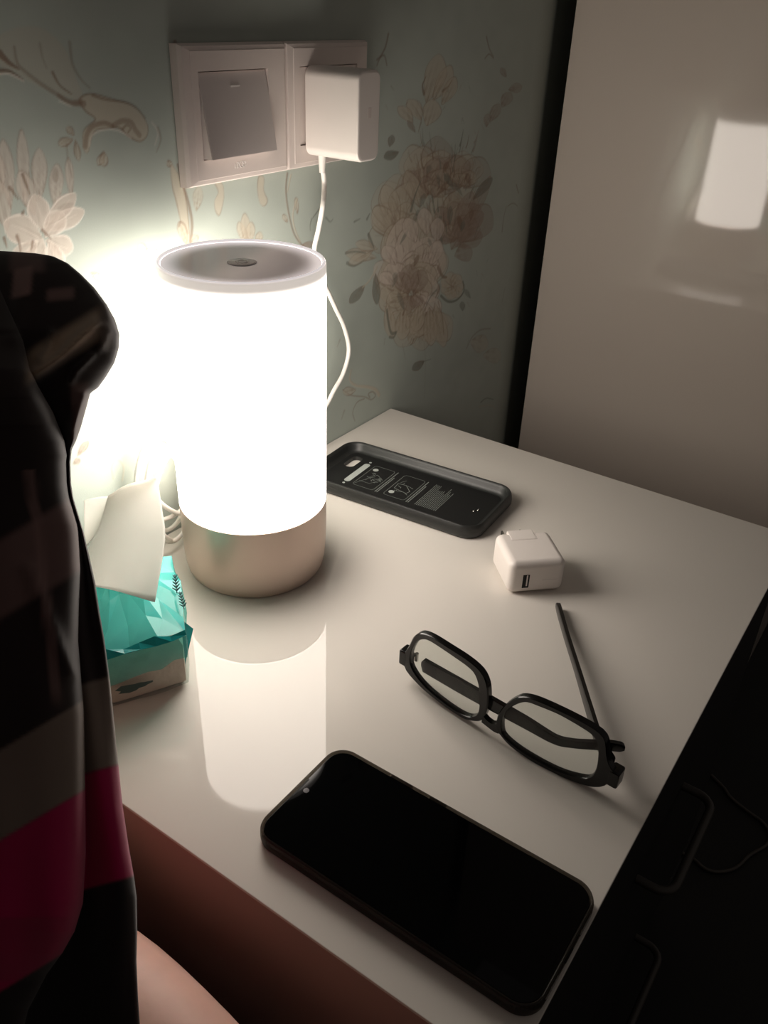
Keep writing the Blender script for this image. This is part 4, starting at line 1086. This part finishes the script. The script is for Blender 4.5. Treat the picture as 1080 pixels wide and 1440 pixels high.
# hair, ears, nose, eyes and mouth (the head stays outside the photograph)
bm = bmesh.new()
bmesh.ops.create_uvsphere(bm, u_segments=24, v_segments=14, radius=1.0)
for v in bm.verts:
    v.co = Vector(LP((-0.90 + v.co.x * 0.088, -0.105 + v.co.y * 0.098, 0.475 + v.co.z * 0.085 + (0.01 if v.co.y < -0.4 else 0))))
hair = from_bm('hair', bm, M['hair'], pe, True)
for s in (-1, 1):
    bm = bmesh.new(); bmesh.ops.create_uvsphere(bm, u_segments=10, v_segments=8, radius=1.0)
    for v in bm.verts: v.co = Vector(LP((-0.90 + s * 0.075 + v.co.x * 0.008, -0.125 + v.co.y * 0.016, 0.425 + v.co.z * 0.026)))
    from_bm('ear', bm, M['skin'], pe, True)
    bm = bmesh.new(); bmesh.ops.create_uvsphere(bm, u_segments=10, v_segments=8, radius=1.0)
    for v in bm.verts: v.co = Vector(LP((-0.90 + s * 0.030 + v.co.x * 0.012, -0.208 + v.co.y * 0.008, 0.440 + v.co.z * 0.007)))
    from_bm('eye', bm, M['dark'], pe, True)
tube('nose', [LP((-0.90, -0.207, 0.445)), LP((-0.90, -0.222, 0.420)), LP((-0.90, -0.226, 0.408)), LP((-0.90, -0.205, 0.402))], [0.006, 0.010, 0.013, 0.008], M['skin'], pe)
tube('mouth', [LP((-0.922, -0.196, 0.380)), LP((-0.90, -0.205, 0.377)), LP((-0.878, -0.196, 0.380))], [0.002, 0.005, 0.002], M['trousers'], pe)
# trousers
Vt, Et, Rt = [np.array((-0.93, -0.58, 0.035))], [], [(0.15, 0.115)]
for s in (-1, 1):
    b0 = len(Vt)
    Vt += [np.array((-0.93 + s * 0.10, -0.68, 0.04)), np.array((-0.93 + s * 0.13, -1.08, 0.04)), np.array((-0.93 + s * 0.12, -1.44, 0.01))]
    Rt += [0.105, 0.08, 0.06]; Et += [(0, b0), (b0, b0 + 1), (b0 + 1, b0 + 2)]
skinned('trousers', Vt, Et, Rt, 0, M['trousers'], pe)

# plaid shirt: near sleeve shaped fold by fold, joined to the torso
CONT = [(353, 6), (356, 50), (360, 74), (370, 95), (385, 113), (405, 133), (428, 150), (450, 162), (470, 168), (490, 167), (510, 161), (530, 149), (545, 138), (553, 127), (575, 121), (600, 114), (620, 107), (632, 101),
        (650, 99), (680, 100), (700, 103), (720, 109), (750, 118), (780, 125), (820, 134), (860, 140), (900, 147), (960, 155), (1010, 160), (1070, 166), (1130, 172), (1190, 181), (1230, 188), (1260, 192), (1310, 193), (1350, 192), (1400, 194), (1445, 197), (1500, 200)]
FOLD = [(340, -30), (440, 15), (480, 33), (520, 42), (545, 55), (580, 75), (620, 91), (660, 97), (700, 103), (750, 110), (800, 113), (850, 111), (900, 110), (950, 114), (1000, 118), (1100, 120), (1200, 121), (1270, 117), (1310, 105), (1340, 88), (1370, 66), (1420, 40), (1500, 20)]
RIDGES = [([(134, 455), (112, 475), (85, 500), (50, 525)], 9, 0.010), ([(75, 470), (70, 490), (58, 505)], 6, 0.005), ([(150, 430), (150, 465), (142, 485)], 8, 0.005), ([(128, 500), (108, 520), (100, 535)], 6, 0.004),
          ([(120, 560), (112, 580), (104, 600)], 8, 0.004), ([(42, 800), (60, 850), (80, 900), (100, 945)], 10, 0.004), ([(50, 380), (30, 420), (20, 470)], 14, 0.004)]
DCOL = {'dark': s2l((44, 35, 35)), 'grey': s2l((128, 114, 104)), 'mag': s2l((176, 20, 84)), 'black': s2l((30, 26, 27)), 'lil': s2l((142, 112, 108)), 'tan': s2l((196, 172, 150))}
def ip(tab, v): return float(np.interp(v, [a for a, _ in tab], [b for _, b in tab]))
def sstep(a, b, v):
    t = min(1.0, max(0.0, (v - a) / (b - a))); return t * t * (3 - 2 * t)
def band(a, b, v, e=4.0): return sstep(a - e, a + e, v) * (1 - sstep(b - e, b + e, v))
def plaid(x, y, front):
    s = -0.60 if front else -0.27
    k = y - s * (x - (117 if front else 165)) + (0 if front else 36)
    c = np.array(DCOL['dark'])
    def mixc(c, name, w): return c * (1 - w) + np.array(DCOL[name]) * w
    c = mixc(c, 'lil', 0.55 * band(690, 800, k, 8) * (1.0 if front else 0.4))
    c = mixc(c, 'lil', 0.5 * band(52, 66, x - 0.12 * (y - 800), 3) * band(640, 985, y, 20))
    c = mixc(c, 'grey', band(985, 1112, k))
    c = mixc(c, 'mag', band(1112, 1275 + (50 if front else 0), k))
    c = mixc(c, 'black', sstep(1271 + (50 if front else 0), 1279 + (50 if front else 0), k))
    if y < 660:
        c = np.array(DCOL['dark'])
        c = mixc(c, 'lil', 0.9 * band(18, 44, x + 0.08 * (y - 400)) * band(384, 424, y + 0.25 * x))
        c = mixc(c, 'lil', 0.5 * band(14, 62, x, 8) * band(352, 382, y, 6))
        c = mixc(c, 'lil', 0.7 * band(66, 104, x) * band(414, 430, y + 0.1 * x, 5))
        c = mixc(c, 'tan', 0.75 * band(520, 562, 0.62 * x + y, 10) * band(40, 140, x, 10))  # light on the fold ridge, painted into the cloth colour
        c = mixc(c, 'grey', 0.5 * band(142, 160, x) * band(425, 490, y, 8))  # lit fold edge painted lighter, not a plaid band
        c = mixc(c, 'lil', 0.4 * band(100, 125, x) * band(540, 620, y, 8))
    return tuple(c)
def sleeve():
    co, fc, cl = [], [], []
    rows = np.concatenate([np.arange(353, 380, 1.5), np.arange(380, 1500, 3.0)])
    ncol = 0
    for y in rows:
        xr, xf = ip(CONT, y), ip(FOLD, y)
        xf = min(xf, xr - 6)
        rd = min(1.0, math.sqrt(max(0.0, (y - 352.6) / 110.0)))
        lay = 0.020 * min(1.0, max(0.0, (y - 470) / 90.0)) * (1.0 if y < 1290 else max(0.25, 1 - (y - 1290) / 120.0))   # step between the two layers
        tR = 0.352 + 0.012 * (y - 352) / 1100.0
        pts = []
        for k in range(26):                                   # right layer, edge -> fold
            f = k / 25; x = xr + (xf - xr) * f
            t = tR - rd * (0.030 * math.sqrt(max(0, 1 - (1 - f) ** 2)) if y < 560 else 0.010 * math.sqrt(max(0, 1 - (1 - min(1, f * 3)) ** 2)) + 0.003 * math.sin(f * 5 + y * 0.01))
            if y >= 520 and y < 600:
                w_ = (y - 520) / 80.0
                ta = tR - rd * 0.030 * math.sqrt(max(0, 1 - (1 - f) ** 2)); tb = tR - rd * (0.010 * math.sqrt(max(0, 1 - (1 - min(1, f * 3)) ** 2)) + 0.003 * math.sin(f * 5 + y * 0.01))
                t = ta * (1 - w_) + tb * w_
            pts.append((x, t, 0))
        tl = pts[-1][1]
        for k in range(1, 40):                                # front layer, fold edge -> off to the left
            f = k / 39; x = xf - 430 * f ** 1.6
            edge = 1 - math.exp(-f * 22)
            t = tl - rd * (lay * edge + 0.030 * math.sin(min(1, f * 1.15) * math.pi * 0.75)) + 0.03 * f * f
            pts.append((x + (0.8 if k == 1 else 0), t, 1))
        xl, tl2 = pts[-1][0], pts[-1][1]
        for k in range(1, 30):                                # back side returns to the right edge
            f = k / 30; x = xl + (xr - xl) * f
            t = tl2 + (tR - tl2) * f + rd * 0.11 * math.sin(math.pi * f) ** 0.8
            pts.append((x, t, 2))
        for (x, t, ly) in pts:
            d = 0.0
            if ly < 2:
                for rp_, wd, am in RIDGES:
                    if rp_[0][1] - 40 < y < rp_[-1][1] + 40:
                        best = 1e9
                        for a, b in zip(rp_[:-1], rp_[1:]):
                            ax, ay = a; bx_, by_ = b; L2 = (bx_ - ax) ** 2 + (by_ - ay) ** 2
                            u = max(0, min(1, ((x - ax) * (bx_ - ax) + (y - ay) * (by_ - ay)) / L2))
                            best = min(best, math.hypot(x - ax - u * (bx_ - ax), y - ay - u * (by_ - ay)))
                        d -= am * math.exp(-(best / wd) ** 2)
                d += 0.004 * noise.noise(Vector((x * 0.014, y * 0.006, ly * 3.0)))
            edge_w = min(1.0, (xr - x) / 10.0)
            co.append(LP(at(x, y, t + d * rd * max(0, edge_w))))
            cl.append(plaid(x, y, ly == 1) if ly < 2 else plaid(x, y, True))
        ncol = len(pts)
    nr = len(rows)
    for i in range(nr - 1):
        for j in range(ncol):
            j2 = (j + 1) % ncol
            fc.append((i * ncol + j, i * ncol + j2, (i + 1) * ncol + j2, (i + 1) * ncol + j))
    fc.append(tuple(range(ncol))); fc.append(tuple((nr - 1) * ncol + j for j in range(ncol)))
    # torso of the same shirt
    n = 48; b0 = len(co)
    spine = [((-0.93, -0.60, 0.035), 0.17, 0.12), ((-0.925, -0.50, 0.06), 0.165, 0.115), ((-0.915, -0.38, 0.10), 0.165, 0.11), ((-0.905, -0.27, 0.165), 0.175, 0.11), ((-0.90, -0.20, 0.23), 0.175, 0.095), ((-0.90, -0.165, 0.285), 0.10, 0.075), ((-0.90, -0.155, 0.315), 0.065, 0.06)]
    for i, (c, a, b) in enumerate(spine):
        p0, p1 = np.array(spine[max(i - 1, 0)][0]), np.array(spine[min(i + 1, len(spine) - 1)][0])
        d = (p1 - p0) / np.linalg.norm(p1 - p0); nx = np.array([1.0, 0, 0]); nzv = np.cross(nx, d)
        for k in range(n):
            an_ = 2 * math.pi * k / n
            p = np.array(c) + nx * a * math.cos(an_) + nzv * b * math.sin(an_)
            co.append(LP(p)); cl.append(DCOL[('dark', 'grey', 'dark', 'mag', 'black', 'lil')[(i + k // 8) % 6]])
    for i in range(len(spine) - 1):
        for k in range(n):
            k2 = (k + 1) % n
            fc.append((b0 + i * n + k, b0 + i * n + k2, b0 + (i + 1) * n + k2, b0 + (i + 1) * n + k))
    # shoulder yoke from the chest into the near sleeve
    yk = [((-0.93, -0.20, 0.20), 0.085), ((-0.84, -0.175, 0.215), 0.088), ((-0.74, -0.14, 0.222), 0.080), ((-0.65, -0.10, 0.220), 0.072), (tuple(sh_ + np.array([-0.03, 0.0, 0.0])), 0.062)]
    b1 = len(co)
    for i, (c, r) in enumerate(yk):
        p0, p1 = np.array(yk[max(i - 1, 0)][0]), np.array(yk[min(i + 1, len(yk) - 1)][0])
        d = (p1 - p0) / np.linalg.norm(p1 - p0); e1 = np.cross(d, [0, 0, 1.0]); e1 /= np.linalg.norm(e1); e2 = np.cross(d, e1)
        for k in range(n):
            an_ = 2 * math.pi * k / n
            co.append(LP(np.array(c) + (e1 * math.cos(an_) + e2 * math.sin(an_)) * r)); cl.append(DCOL[('dark', 'grey', 'dark', 'lil')[(i + k // 12) % 4]])
    for i in range(len(yk) - 1):
        for k in range(n):
            k2 = (k + 1) % n
            fc.append((b1 + i * n + k, b1 + i * n + k2, b1 + (i + 1) * n + k2, b1 + (i + 1) * n + k))
    me = bpy.data.meshes.new('plaid_shirt'); me.from_pydata(co, [], fc)
    ca = me.attributes.new('plaid', 'FLOAT_COLOR', 'POINT')
    ca.data.foreach_set('color', np.array(cl, np.float32).ravel())
    bm = bmesh.new(); bm.from_mesh(me); bmesh.ops.recalc_face_normals(bm, faces=bm.faces); bm.to_mesh(me); bm.free()
    o = link('plaid_shirt', me, M['shirt'], pe, True)
    o['label'] = 'dark plaid shirt with magenta and grey bands'
sleeve()

# ================================================================== FLOOR CORD
fp = [(1000, 1090), (1018, 1108), (1028, 1122), (1050, 1140), (1072, 1156), (1082, 1172), (1078, 1188), (1055, 1202), (1035, 1220), (1012, 1226), (992, 1222), (975, 1208), (955, 1198), (935, 1190), (915, 1180)]
pts = [on_z(x, y, FLOOR_Z + 0.0024) for x, y in fp]
fc_ = tube('loose_cord', catmull(pts, 6), 0.0022, M['handle'], None, 8)
tag(fc_, 'thin grey cord lying in loops on the dark floor', 'cord')
